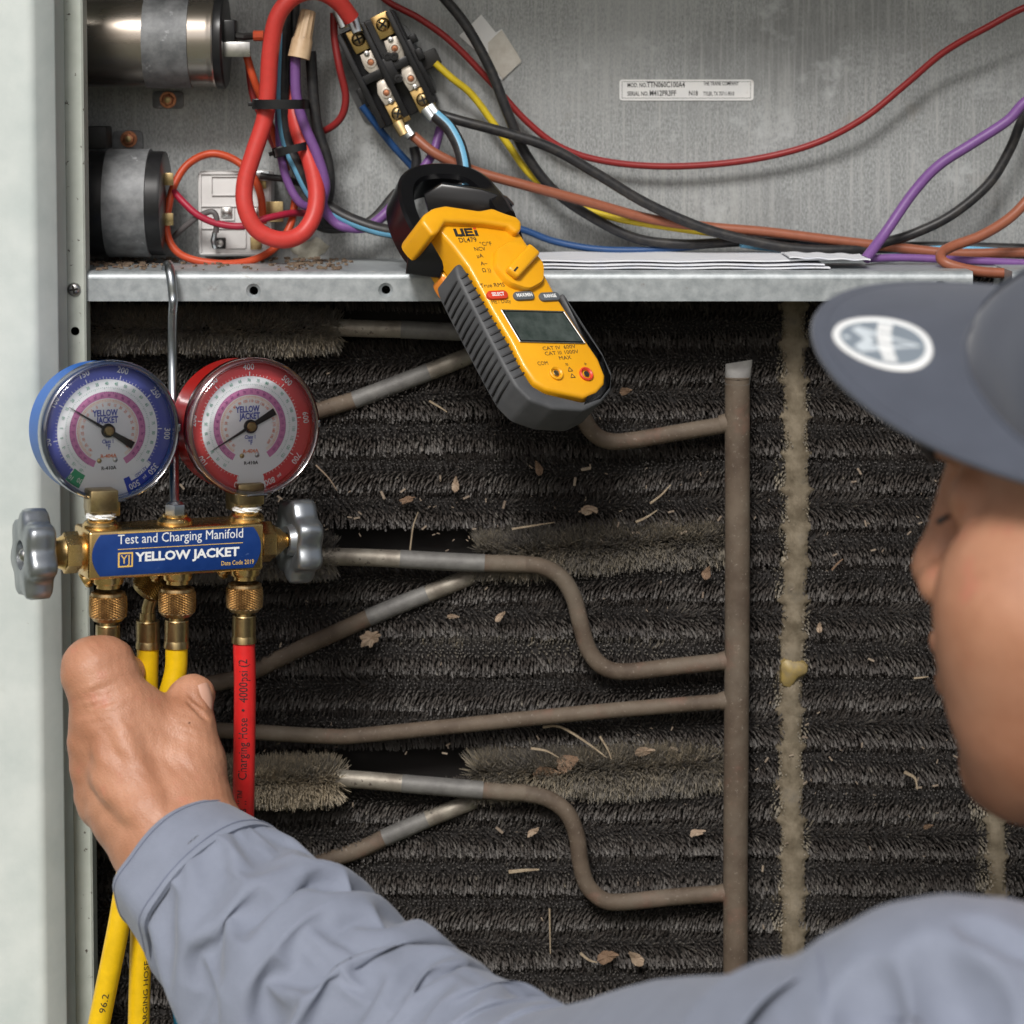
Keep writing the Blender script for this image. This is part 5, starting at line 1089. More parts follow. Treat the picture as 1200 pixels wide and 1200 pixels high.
Hd.cone(A_(148, 818, -.240), A_(206, 866, -.236), .0105, .0135, .012)
Hd.cone(iM, A_(190, 950, -.250), .016, .02, .01); Hd.cone(A_(116, 800, -.238), A_(124, 868, -.238), .0132, .0150, .012)
Hd.chain([mM, mP, mD, mT], [.0122, .0105, .0090, .0078], .004)
Hd.chain([rM, rP, rD, rT], [.0116, .0100, .0088, .0076], .004)
Hd.chain([pM, pP, pD, pT], [.0105, .0090, .0078, .0068], .004)
Hd.chain([tC, tM, tI, tT], [.0175, .0150, .0122, .0104], .008)
Hd.ell(A_(226, 812, -.226), (.0100, .0090, .0092), .006)
for kx, ky in ((107, 868), (108, 903), (113, 938)): Hd.ell(A_(kx, ky, -.243), (.0085, .0075, .0095), .006)
base_h = Shape(); base_h.pr = list(Hd.pr)
def L(pts, r, dep, k, op, n=4): lay(Hd, base_h, pts, r, dep, k, op, n)
for pts in ([(185, 950), (160, 905), (142, 860)], [(170, 950), (140, 910), (118, 880)], [(165, 960), (135, 930), (112, 906)]): L(pts, .0024, .0019, .009, 'u')

L([(220, 822), (233, 832), (243, 842)], .0011, .0, .002, 's'); L([(224, 816), (238, 828)], .0009, 0, .002, 's')
X_, N_, _o = hit(base_h, [(118, 826), (110, 757), (226, 850), (185, 915), (150, 960)])
Hd.ripple(X_[0], (-.25, 0, 1), .0038, .00026, .010); Hd.ripple(X_[0], (-.5, 0, .9), .0066, .00022, .014); Hd.ripple(X_[1] + np.array((-.004, 0, -.002)), (.6, 0, .8), .0034, .00030, .007)
Hd.ripple(X_[2], (.3, 0, 1), .0034, .00028, .007)
sk_disp = lambda P: .00035 * (np.sin(P[:, 0] * 260 + 3 * np.sin(P[:, 2] * 90)) * np.sin(P[:, 2] * 230 + P[:, 1] * 150)) + .00012 * np.sin(P[:, 0] * 900 + P[:, 2] * 620 + 2 * np.sin(P[:, 2] * 300)) * np.sin(P[:, 1] * 800 - P[:, 2] * 700)
HV, HF = surface_nets(Hd, .0011, sk_disp)
# ---- head frame
yaw_f = Vector((-.89, .456, 0)).normalized(); HP = R(5)
f_ = (yaw_f * math.cos(HP) + Vector((0, 0, -1)) * math.sin(HP)).normalized(); l_ = Vector((0, 0, 1)).cross(f_).normalized(); u2 = f_.cross(l_)
NOSE = at(1071, 668, -.520); Ho = NOSE - f_ * .1105 + u2 * .027
def hl(x, y, z): return npv(Ho + f_ * x + l_ * y + u2 * z)
Rh = np.array([npv(f_), npv(l_), npv(u2)]).T
Bd = Shape(); ee = lambda c, r, k=.012, op='u': Bd.ell(hl(*c), r, k, op, Rh); cc = lambda a, b, ra, rb, k=.01, op='u': Bd.cone(hl(*a), hl(*b), ra, rb, k, op)
ee((-.018, 0, .022), (.088, .070, .074)); ee((.032, 0, .030), (.050, .054, .046), .02); ee((.038, 0, -.03), (.050, .055, .055), .02)
for s_ in (1, -1):
    ee((.052, s_ * .041, -.036), (.037, .031, .038), .02); cc((-.004, s_ * .054, -.060), (.066, s_ * .018, -.100), .021, .019, .02); ee((.055, s_ * .030, -.068), (.034, .028, .034), .02)
ee((.045, 0, -.072), (.045, .045, .040), .02); ee((.077, 0, -.102), (.019, .021, .018), .014); ee((.073, 0, -.062), (.027, .026, .026), .012)
cc((.083, -.027, .024), (.083, .027, .024), .0085, .0085, .012)
cc((.088, 0, .010), (.0965, 0, -.018), .0072, .0098, .007); ee((.0985, 0, -.026), (.0125, .0125, .0118), .005)
for s_ in (1, -1):
    ee((.0935, s_ * .0150, -.030), (.0110, .0080, .0092), .0028)
    ee((.089, s_ * .031, .004), (.015, .017, .012), .010, 's'); ee((.0705, s_ * .0305, .004), (.0145, .0145, .0135), .004)
    ee((.099, s_ * .0065, -.0375), (.0042, .0030, .0028), .002, 's')
    cc((.094, s_ * .018, -.058), (.0998, 0, -.0545), .0038, .0056, .005); cc((.093, s_ * .016, -.064), (.0978, 0, -.0700), .0036, .0064, .004)
    cc((.1015, s_ * .000, -.0618), (.093, s_ * .022, -.0605), .0016, .0010, .002, 's')
    cc((.079, s_ * .0185, .004), (.075, s_ * .043, .002), .0012, .0010, .002, 's')
    ee((-.004, s_ * .080, -.002), (.018, .007, .030), .006); ee((.004, s_ * .086, .000), (.009, .005, .016), .004, 's')
cc((-.020, 0, -.060), (-.050, 0, -.165), .056, .062, .03); cc((.0, 0, -.08), (-.03, 0, -.16), .048, .058, .03)
NB = Ho + f_ * -.05 + u2 * -.175          # neck base
SHL = at(1112, 1268, -.655); EL = at(572, 1308, -.425); SHR = NB - l_ * .175 + Vector((0, 0, -.045)); CH = NB + Vector((0, 0, -.20)) - yaw_f * .01
HIP = NB + Vector((.02, -.01, -.50))
Bd.cone(NB + Vector((0, 0, -.03)), SHL, .038, .030, .03); Bd.cone(NB, SHR, .045, .035, .03); Bd.ell(CH, (.115, .105, .18), .04); Bd.ell(HIP, (.13, .12, .12), .06)
Bd.cone(SHL, EL, .034, .034, .02); Bd.cone(EL, Vector(Wr2), .036, .029, .02)
ER = SHR + Vector((.03, -.02, -.28)); WRR = ER + Vector((-.16, .05, -.16)); Bd.cone(SHR, ER, .044, .036, .02); Bd.cone(ER, WRR, .036, .026, .02)
hd_ = (WRR - ER).normalized(); Bd.ell(WRR + hd_ * .045, (.035, .030, .022), .02)
for i in range(4): o_ = Vector((-.012, .045 - .024 * i - .01, 0)); Bd.chain([WRR + hd_ * .07 + o_ * .8, WRR + hd_ * .105 + o_, WRR + hd_ * (.125 - .004 * i) + o_ + Vector((0, 0, -.03))], [.0105, .0098, .0082], .006)
Bd.chain([WRR + hd_ * .03 + Vector((0, -.025, 0)), WRR + hd_ * .06 + Vector((0, -.055, -.01)), WRR + hd_ * .085 + Vector((0, -.06, -.02))], [.014, .0115, .0095], .008)
BV, BF = surface_nets(Bd, .0027, lambda P: .0003 * np.sin(P[:, 0] * 160) * np.sin(P[:, 2] * 140 + P[:, 1] * 90))
V = np.concatenate([BV, HV]); F = np.concatenate([BF, HF + len(BV)])
body = O('body', (V, F), M['skin'], person, sharp=180)
M['nail'] = mat('fingernail', (.50, .28, .20), .35, 0, coat=.15)
Xn, Nn, okn = hit(base_h, [(244, 817)])
nz_ = Vector(Nn[0]); nx_ = Vector((.10, .1, 1)); nx_ = (nx_ - nz_ * nx_.dot(nz_)).normalized(); nfr = Fr(Vector(Xn[0]) + nz_ * .0004, nx_.cross(nz_), nx_, nz_)
gn = []
V, F = [], []
for i in range(9):
    for j in range(9):
        a_ = (i / 8 * 2 - 1); b_ = (j / 8 * 2 - 1); w_ = .0052 * (1 - .12 * b_ * b_); V.append(nfr.p(a_ * w_, b_ * .0074 * (1 - .15 * a_ * a_), .0006 - .0026 * a_ * a_ - .0012 * b_ * b_))
for i in range(8):
    for j in range(8): F.append((i * 9 + j, (i + 1) * 9 + j, (i + 1) * 9 + j + 1, i * 9 + j + 1))
O('thumb_nail', (V, F), M['nail'], person, sharp=180)
for s_ in (1, -1):
    lash = tube(spline([Vector(hl(.0860, s_ * .022, -.002)), Vector(hl(.0885, s_ * .031, -.0035)), Vector(hl(.0830, s_ * .043, -.001))], 5), [.0006, .0014, .0008], 6); O('eyelashes', lash, M['cap2'] if 'cap2' in M else M['ink'], person, sharp=180)
    O('eyebrow', tube(spline([Vector(hl(.0925, s_ * .014, .022)), Vector(hl(.0925, s_ * .030, .027)), Vector(hl(.0835, s_ * .048, .021))], 5), [.0028, .0036, .0016], 8, flat=.6), mat('dark_brow_hair', (.03, .02, .016), .8), person, sharp=180)
# hair shell
Hr = Shape(); Hr.ell(hl(-.024, 0, .012), (.092, .0765, .068), .01, 'u', Rh); Hr.ell(hl(.070, 0, -.02), (.062, .12, .12), .006, 's', Rh); Hr.ell(hl(.02, 0, -.125), (.12, .12, .085), .008, 's', Rh)
for s_ in (1, -1): Hr.ell(hl(.022, s_ * .0665, .004), (.016, .0084, .026), .006, 'u', Rh)
for s_ in (1, -1): Hr.ell(hl(-.004, s_ * .084, -.002), (.020, .014, .030), .004, 's', Rh)
V, F = surface_nets(Hr, .003, lambda P: .0007 * np.sin(P[:, 0] * 700) * np.sin(P[:, 2] * 500 + P[:, 1] * 600)); O('hair', (V, F), mat('short_dark_hair', (.03, .022, .018), .75, 0, noise_=700, col2=(.09, .06, .045), bump=(900, .8, .001)), person, sharp=180)
# ---- cap
def clothmat(name, c, weave=1400, b=.35, sheen=.25, st=None):
    m = mat(name, c, .82, 0, noise_=60, col2=tuple(x * 1.12 for x in c), bump=(weave, b, .0004), spec=.25); m.node_tree.nodes['Principled BSDF'].inputs['Sheen Weight'].default_value = sheen; return m
M['cap'] = clothmat('slate_cap_fabric', (.062, .070, .092)); M['cap2'] = clothmat('cap_seam', (.05, .058, .08)); M['undercap'] = clothmat('cap_underside', (.03, .034, .045))
cap = thing('cap', 'slate grey baseball cap with a round white emblem on its brim, worn by the person', 'cap', hl(-.01, 0, .05))
RC = R(17); cl_ = (l_ * math.cos(RC) - u2 * math.sin(RC)); cu_ = (u2 * math.cos(RC) + l_ * math.sin(RC)); Pvt = Ho + u2 * .046 - f_ * .015
cf_ = (f_ * math.cos(R(13)) + cu_ * math.sin(R(13))); cu_ = cf_.cross(cl_)
def hc(x, y, z): return Pvt + cf_ * x + cl_ * y + cu_ * (z - .055)
def crown(a, e, off=0.0):   # a azimuth round head (0 front), e elevation 0..90
    rx, ry, rz = .1065 + off, .0915 + off, .066 + off; ce = max(0, math.cos(e)) ** (.60 + 1.0 * max(0, math.cos(a)) ** 2)
    x = -.012 + rx * math.cos(a) * ce; y = ry * math.sin(a) * ce; z = .050 + rz * math.sin(e) ** .95 - .014 * (1 - math.cos(a)) * (1 - math.sin(e))
    z -= 2.4 * y * y * max(0, 1 - math.sin(e) * 1.6) * min(1, max(0, math.cos(a) * 1.5 + .3)) + .0015 * (e < .03)
    d = .0012 * math.sin(a * 7 + e * 5) * math.cos(e); return hc(x + d, y + d, z)
V, F = [], []; na_, ne = 96, 26
for j in range(ne + 1):
    for i in range(na_):
        a = 2 * math.pi * i / na_; e = math.pi / 2 * j / ne; sm = min(abs(((a / (math.pi / 3) + .5) % 1) - .5) * 2 * 12, 1); V.append(crown(a, e, -.0010 * (1 - sm) - (.0008 if j == 2 else 0)))
for j in range(ne):
    for i in range(na_): F.append((j * na_ + i, j * na_ + (i + 1) % na_, (j + 1) * na_ + (i + 1) % na_, (j + 1) * na_ + i))
nV = len(V); V += [crown(2 * math.pi * i / na_, 0, -.004) for i in range(na_)]
for i in range(na_): F.append((i, nV + i, nV + (i + 1) % na_, (i + 1) % na_))
O('crown', (V, F), M['cap'], cap, sharp=180)
O('top_button', lathe(Fr(crown(0, math.pi / 2), cf_, cl_, cu_), [(.0075, -.001), (.0065, .003), (.003, .0045), (.0001, .005)], 24), M['cap'], cap)
for q_ in range(6): O('panel_seam', tube([crown(q_ * math.pi / 3 + (.0 if q_ else 0), e_ * math.pi / 2 / 14, .0004) for e_ in range(15)], .0007, 6), M['cap2'], cap, sharp=180)
BW = .0865
def brim(u, s, dz=0.0):     # u -1..1 across, s 0..1 base to front edge
    y = BW * math.sin(u * math.pi / 2) if abs(u) < 1 else BW * u
    xb = -.012 + .1065 * math.sqrt(max(0, 1 - (y / .0920) ** 2)); xf = xb + .060 * max(0, math.cos(u * math.pi / 2)) ** .62
    x = xb + (xf - xb) * s; z = .054 - 2.4 * y * y - .05 * (x - .10)
    return hc(x, y, z + dz)
def brimgeo(dz0, dz1):
    V, F = [], []; nu, ns_ = 60, 18
    for dz in (dz0, dz1):
        for i in range(nu + 1):
            for j in range(ns_ + 1): V.append(brim(i / nu * 2 - 1, j / ns_, dz))
    m = (nu + 1) * (ns_ + 1); w = ns_ + 1
    for i in range(nu):
        for j in range(ns_):
            q = i * w + j; F.append((q, q + w, q + w + 1, q + 1)); F.append((m + q, m + q + 1, m + q + w + 1, m + q + w))
        F.append((i * w + ns_, (i + 1) * w + ns_, m + (i + 1) * w + ns_, m + i * w + ns_)); F.append((i * w, m + i * w, m + (i + 1) * w, (i + 1) * w))
    return V, F
O('brim', brimgeo(-.0016, .0016), M['cap'], cap, sharp=60)
O('brim_edge', tube([brim(i / 60 * 2 - 1, 1) for i in range(61)], .0019, 8), M['cap'], cap, sharp=180)
O('brim_seam', tube([brim(i / 60 * 1.9 - .95, .02, .0015) for i in range(61)], .0010, 6), M['cap2'], cap, sharp=180)
for s_ in (.93,): O('stitching', tube([brim(i / 60 * 1.7 - .85, s_, .0014) for i in range(61)], .0005, 5), M['cap2'], cap, sharp=180)
# emblem follows the brim surface
e0u, e0s = .18, .56
Pc = brim(e0u, e0s, .0019); du = (brim(e0u + .02, e0s, .0019) - brim(e0u - .02, e0s, .0019)); ds = (brim(e0u, e0s + .02, .0019) - brim(e0u, e0s - .02, .0019)); lu, ls = du.length / .04, ds.length / .04
def eb(a, b, c=0.0):        # a across (towards the wearer's left), b forward, metres
    return brim(e0u + a / lu, e0s + b / ls, .0017 + c)
def epoly(pts, c): return [eb(a, b, c) for a, b in pts]
V, F = [], []; er = .0195
V.append(eb(0, 0, .0006))
for k_ in range(1, 6):
    for i in range(48): t = 2 * math.pi * i / 48; V.append(eb(er * .86 * k_ / 5 * math.cos(t), er * .86 * k_ / 5 * math.sin(t), .0006))
for i in range(48): F.append((0, 1 + i, 1 + (i + 1) % 48))
for k_ in range(4):
    for i in range(48): F.append((1 + k_ * 48 + i, 1 + (k_ + 1) * 48 + i, 1 + (k_ + 1) * 48 + (i + 1) % 48, 1 + k_ * 48 + (i + 1) % 48))
em = O('emblem_disc', (V, F), mat('grey_emblem_field', (.20, .235, .27), .5), cap, sharp=180)
V, F = [], []
for i in range(64):
    t = 2 * math.pi * i / 64
    for r_, c_ in ((.84, .0004), (.86, .0012), (.98, .0012), (1.0, .0002)): V.append(eb(er * r_ * math.cos(t), er * r_ * math.sin(t), c_))
for i in range(64):
    for k_ in range(3): F.append((i * 4 + k_, i * 4 + k_ + 1, ((i + 1) % 64) * 4 + k_ + 1, ((i + 1) % 64) * 4 + k_))
O('emblem_ring', (V, F), M['white'], em, sharp=180)
def strip2(p0, p1, w, c, n=8, w1=None):
    w1 = w if w1 is None else w1; d = Vector((p1[0] - p0[0], p1[1] - p0[1])); l = d.length; d /= l; nn = Vector((-d.y, d.x)); V, F = [], []
    for i in range(n + 1):
        t = i / n; ww = w + (w1 - w) * t; x, y = p0[0] + (p1[0] - p0[0]) * t, p0[1] + (p1[1] - p0[1]) * t; V += [eb(x + nn.x * ww, y + nn.y * ww, c), eb(x - nn.x * ww, y - nn.y * ww, c)]
    for i in range(n): F.append((2 * i, 2 * i + 1, 2 * i + 3, 2 * i + 2))
    return V, F
M['emwhite'] = mat('soft_white_thread', (.55, .60, .63), .6)
O('emblem_lettering', join(*[strip2((-.0145 + i * .0042, -.0008), (-.0145 + i * .0042 + .0036, -.0008), .0028, .0009 + .0001 * (i % 2), 3) for i in range(7)]), M['white'], em, sharp=None)
O('emblem_arrow', join(strip2((-.008, .0105), (.0, -.0145), .0022, .0007, w1=.0006), strip2((.008, .0105), (.0, -.0145), .0022, .00075, w1=.0006), strip2((-.008, .0105), (0, .0045), .0020, .0007), strip2((.008, .0105), (0, .0045), .0020, .00075), strip2((-.0012, .014), (.0012, .014), .0012, .0007)), M['emwhite'], em, sharp=None)
# ---- shirt
Sh = Shape()
CU0 = Vector(A_(207, 1010, -.272)); CU1 = Vector(A_(262, 1062, -.292)); S1 = Vector(A_(292, 1086, -.302))
F1, F2 = Vector(A_(332, 1118, -.322)), Vector(A_(452, 1212, -.372))
SC0 = Vector(A_(252, 1050, -.288)); sax = (F1 - CU0).normalized(); UA = at(775, 1288, -.545); AH = SHL + Vector((-.050, .018, -.018))
Sh.cone(AH + (SHL - AH) * .25, SHL, .050, .052, .01)
Sh.ell(SHL + Vector((.004, 0, .004)), (.054, .056, .050), .016); Sh.cone(SHL, NB + Vector((0, 0, -.02)), .050, .050, .03); Sh.cone(NB, SHR, .058, .055, .03); Sh.ell(CH, (.145, .135, .21), .05); Sh.ell(HIP + Vector((0, 0, .05)), (.15, .14, .13), .06)
Sh.cone(SHR, ER, .056, .048, .03); Sh.cone(ER, WRR - hd_ * .02, .046, .038, .02)
Sb = Shape(); Sb.pr = list(Sh.pr)
def fold(pts, r, dep, k=.008, op='u', n=4): lay(Sh, Sb, pts, r, dep, k, op, n)
fold([(1135, 1082), (1165, 1096), (1210, 1118)], .0045, -.0010, .005, 's'); fold([(1090, 1130), (1120, 1165), (1140, 1200)], .006, .0015, .014, 's'); fold([(1020, 1150), (1010, 1180), (1015, 1205)], .005, .0015, .012, 's')
def cl_disp(P):
    x, y, z = P[:, 0], P[:, 1], P[:, 2]
    return .0009 * np.sin(x * 75 + 2 * np.sin(z * 60)) * np.sin(z * 85 + y * 60) + .0005 * np.sin(x * 190 - y * 120 + 2 * np.sin(z * 110)) * np.sin(z * 170 + x * 90)
V, F = surface_nets(Sh, .0019, cl_disp)
# open the shirt where the neck and the wrist come out: drop faces close to the neck axis and inside the cuff
ctr = V[F].mean(1); nax = npv(u2); rel = ctr - npv(NB); keep = ~((rel @ nax > .035) & (np.linalg.norm(rel - np.outer(rel @ nax, nax), axis=1) < .056))
F = F[keep]
M['shirt'] = clothmat('grey_blue_shirt', (.195, .216, .272), 1500, .7, .15); M['shirt2'] = clothmat('shirt_stitching', (.16, .18, .25))
shirt = O('shirt', (V, F), M['shirt'], person, sharp=180)
# sleeve: a tube of cloth with spare length, relaxed round the bent arm until it buckles into folds
def relax_sleeve():
    cl = spline([SC0, F1, F2, (F2 * .35 + EL * .65) + Vector((.004, 0, .004)), EL.lerp(UA, .35) + Vector((0, 0, -.002)), UA, UA.lerp(AH, .55), AH], 30)
    seg = [0.0]
    for i in range(1, len(cl)): seg.append(seg[-1] + (cl[i] - cl[i - 1]).length)
    Ltot = seg[-1]; NR = int(Ltot / .0034); NC = 104; ts = np.linspace(0, Ltot, NR)
    C = np.array([npv(p) for p in cl]); Cc = np.stack([np.interp(ts, seg, C[:, k]) for k in range(3)], 1)
    for _ in range(12): Cc[1:-1] = (Cc[:-2] + 2 * Cc[1:-1] + Cc[2:]) / 4
    fr = frames([Vector(c) for c in Cc]); E1 = np.array([npv(f[1]) for f in fr]); E2 = np.array([npv(f[2]) for f in fr]); T = np.array([npv(f[0]) for f in fr])
    u = ts / Ltot
    r0 = np.interp(u, [0, .04, .12, .25, .36, .46, .56, .75, .92, 1], [.0400, .0450, .0535, .0570, .0570, .0560, .0550, .0540, .0540, .0520])
    rb = np.interp(u, [0, .05, .15, .35, .5, .7, 1], [.0385, .0385, .0390, .0420, .0420, .0420, .0480])
    a = np.linspace(0, 2 * math.pi, NC, endpoint=False)
    Xb = Cc[:, None] + (E1[:, None] * np.cos(a)[None, :, None] + E2[:, None] * np.sin(a)[None, :, None]) * r0[:, None, None]
    rs = np.random.default_rng(11); X = Xb.copy()
    rad = (X - Cc[:, None]); rad /= np.linalg.norm(rad, axis=2)[..., None]
    ph = u[:, None] * 74; wob = np.sin(ph + 2.4 * np.sin(a[None] + 1.2 + 4 * u[:, None])) * .0034 + np.sin(ph * .6 - 2.4 * np.sin(a[None] - .6) + 1) * .0030
    env = np.clip(u / .03, 0, 1) * np.clip((1 - u) / .03, 0, 1); X += rad * (wob * env[:, None])[..., None] + rs.normal(0, .0002, X.shape) * env[:, None, None]
    ax = np.interp(u, [0, .06, .25, .55, .7, .9, 1], [1.10, 1.42, 1.45, 1.36, 1.25, 1.20, 1.10])[:-1, None]; ci = np.interp(u, [0, .05, .3, 1], [1.04, 1.03, 1.0, 1.0])[:, None]
    n = lambda v: np.linalg.norm(v, axis=-1)
    La = n(Xb[1:] - Xb[:-1]); La = np.maximum(La, La.mean() * .75) * ax; Lc = n(np.roll(Xb, -1, 1) - Xb) * ci
    Ld = np.sqrt(La ** 2 + ((Lc[1:] + Lc[:-1]) / 2) ** 2)
    V_ = np.zeros_like(X); P0 = X[0].copy(); P1 = X[-1].copy(); g = np.array([0, 0, -1.0]) * 2.2e-6
    def fix(A, B, L_, k):
        d = B - A; l = n(d) + 1e-9; c = (.5 * k * (l - L_) / l)[..., None] * d; return c
    for it in range(520):
        old = X.copy(); X = X + V_ * .93 + g
        for rep in range(3):
            for o in (0, 1):
                m = (NR - 1 - o) // 2; I = np.arange(m) * 2 + o; c = fix(X[I], X[I + 1], La[I], 1.0); X[I] += c; X[I + 1] -= c
            for o in (0, 1):
                J = np.arange(o, NC, 2); K = (J + 1) % NC; c = fix(X[:, J], X[:, K], Lc[:, J], .9); X[:, J] += c; X[:, K] -= c
            for sgn_ in (1, -1):
                for o in (0, 1):
                    m = (NR - 1 - o) // 2; I = np.arange(m) * 2 + o; Y = np.roll(X, -sgn_, 1); c = fix(X[I], Y[I + 1], Ld[I], .35); X[I] += c; X[I + 1] -= np.roll(c, sgn_, 1)
        # bending: pull towards the neighbour average
        lap = np.zeros_like(X); lap[2:-2] = (X[1:-3] + X[3:-1]) * .5 - X[2:-2]; X += lap * .11
        lc = (np.roll(X, 1, 1) + np.roll(X, -1, 1)) * .5 - X; X += lc * .05
        # the arm inside and the stitched ends
        rel = X - Cc[:, None]; ta = (rel * T[:, None]).sum(2)
        # nearest centre row
        idx = np.clip(np.arange(NR)[:, None] + np.rint(ta / (Ltot / NR)).astype(int), 0, NR - 1); cc_ = Cc[idx]; tt = T[idx]; rel = X - cc_; rel = rel - tt * (rel * tt).sum(2)[..., None]; rr = n(rel) + 1e-9
        lo = rb[idx]; hi = r0[idx] * 1.12 + .003; tgt = np.clip(rr, lo, hi); X += rel * ((tgt - rr) / rr)[..., None]
        X[0] = P0; X[-1] = P1; V_ = X - old; sp_ = n(V_)[..., None]; V_ *= np.minimum(1, .0012 / (sp_ + 1e-9))
    return X
SX = relax_sleeve(); NR, NC = SX.shape[:2]
def upsample(X):
    Y = np.empty((X.shape[0] * 2 - 1, X.shape[1], 3)); Y[::2] = X; Xp = np.concatenate([X[:1], X, X[-1:]]); Y[1::2] = (-Xp[:-3] + 9 * Xp[1:-2] + 9 * Xp[2:-1] - Xp[3:]) / 16
    Z = np.empty((Y.shape[0], Y.shape[1] * 2, 3)); Z[:, ::2] = Y; Z[:, 1::2] = (-np.roll(Y, 1, 1) + 9 * Y + 9 * np.roll(Y, -1, 1) - np.roll(Y, -2, 1)) / 16; return Z
for _ in range(1): SX[1:-1] = SX[1:-1] * .6 + .1 * (SX[:-2] + SX[2:] + np.roll(SX, 1, 1)[1:-1] + np.roll(SX, -1, 1)[1:-1])
SX = upsample(SX); NR, NC = SX.shape[:2]
ii, jj = np.meshgrid(np.arange(NR - 1), np.arange(NC), indexing='ij'); j2 = (jj + 1) % NC
SF = np.stack([ii * NC + jj, ii * NC + j2, (ii + 1) * NC + j2, (ii + 1) * NC + jj], -1).reshape(-1, 4)
O('sleeve', (SX.reshape(-1, 3), SF), M['shirt'], person, sharp=180)
for off_ in (0, 5): O('sleeve_seam', tube([Vector(SX[NR - 8 - off_, k]) + (Vector(SX[NR - 8 - off_, k]) - AH).normalized() * .0003 for k in range(0, NC, 2)], .0004, 5, closed=True), M['shirt2'], person, sharp=180)
# cuff
ax_ = sax; xr_ = Vector((-.75, -.62, .1)); xr_ = (xr_ - ax_ * xr_.dot(ax_)).normalized(); yr_ = ax_.cross(xr_)
def cring(t, r, dz=0.0):
    out = []; c = CU0 + (SC0 - CU0) * t
    for i in range(72):
        a = 2 * math.pi * i / 72; rr_ = r * (1 + .10 * math.exp(-((((a + math.pi) % (2 * math.pi)) - math.pi) / .22) ** 2) + .03 * math.sin(2 * a + 1) + .012 * math.sin(5 * a + t * 3))
        out.append(c + xr_ * rr_ * math.cos(a) + yr_ * rr_ * math.sin(a) + ax_ * dz * math.sin(a * 3))
    return out
rows = [cring(.04, .0320), cring(.0, .0332), cring(-.015, .0342), cring(.0, .0354), cring(.03, .0362), cring(.25, .0375), cring(.55, .0394), cring(.85, .0414), cring(1.08, .0428, .0006), cring(1.13, .0426, .0006), cring(1.13, .0400)]
V, F = [], []
for r_ in rows: V += r_
for j in range(len(rows) - 1):
    for i in range(72): F.append((j * 72 + i, j * 72 + (i + 1) % 72, (j + 1) * 72 + (i + 1) % 72, (j + 1) * 72 + i))
O('cuff', (V, F), M['shirt'], person, sharp=50)
for t_, r_ in ((.10, .0369), (1.0, .0426)):
    rg = cring(t_, r_); O('cuff_stitching', tube(rg, .00035, 5, closed=True), M['shirt2'], person, sharp=180)
# sleeve seam bead and shoulder stitching laid on the surface
def bead(pts, r, name='stitching', m='shirt2', off=.0003):
    pp = []
    for i in range(len(pts) - 1):
        for j in range(6): f = j / 6; pp.append((pts[i][0] + (pts[i + 1][0] - pts[i][0]) * f, pts[i][1] + (pts[i + 1][1] - pts[i][1]) * f))
    pp.append(pts[-1]); X, N_, ok = hit(Sh, pp); P = [Vector(X[i] + N_[i] * off) for i in range(len(pp)) if ok[i]]
    if len(P) > 2: O(name, tube(P, r, 5), M[m], person, sharp=180)
bead([(958, 1102), (965, 1150), (968, 1200)], .0004); bead([(968, 1188), (1020, 1192), (1075, 1196)], .0004)
V, F = [], []; cf0 = f_.copy(); rows_c = [(.060, -.012), (.063, .010), (.064, .030), (.068, .032), (.072, .012), (.080, -.010)]
for r_, h_ in rows_c:
    for i in range(61):
        a_ = R(22 + 316 * i / 60); V.append(NB + u2 * (h_ + .012) + (f_ * math.cos(a_) + l_ * math.sin(a_)) * (r_ + .002 * math.sin(a_ * 5)))
for j in range(len(rows_c) - 1):
    for i in range(60): F.append((j * 61 + i, j * 61 + i + 1, (j + 1) * 61 + i + 1, (j + 1) * 61 + i))
O('collar', (V, F), M['shirt'], person, sharp=60)
# trousers, kneeling
Tr = Shape(); KL = HIP + Vector((-.26, -.10, -.30)); KR = HIP + Vector((-.10, .12, -.42)); gz = -1.15
Tr.ell(HIP + Vector((0, 0, -.06)), (.15, .14, .12), .05); Tr.cone(HIP + Vector((0, -.07, -.08)), KL, .095, .070, .05); Tr.cone(KL, Vector((KL.x + .03, KL.y, gz + .10)), .068, .052, .03)
KR = Vector((HIP.x - .06, HIP.y + .12, gz + .07)); Tr.cone(HIP + Vector((0, .07, -.08)), KR, .095, .068, .05); Tr.cone(KR, Vector((KR.x + .36, KR.y - .05, gz + .06)), .068, .050, .03)
V, F = surface_nets(Tr, .006, cl_disp); O('trousers', (V, F), clothmat('dark_work_trousers', (.03, .035, .05)), person, sharp=180)
Bt = Shape(); a0b = Vector((KL.x + .05, KL.y, gz + .045)); Bt.cone(a0b, a0b + Vector((-.17, .06, -.008)), .042, .036, .02); Bt.cone(a0b, a0b + Vector((0, 0, .07)), .044, .05, .02)
b0b = Vector((KR.x + .38, KR.y - .05, gz + .06)); Bt.cone(b0b, b0b + Vector((.03, 0, .10)), .042, .036, .02); Bt.cone(b0b, b0b + Vector((-.05, 0, 0)), .042, .045, .02)
bp = Bt.pr
for q_ in (bp[:2], bp[2:]):
    Bt.pr = q_; V, F = surface_nets(Bt, .006); O('boot', (V, F), M['blackrub'], person, sharp=180)
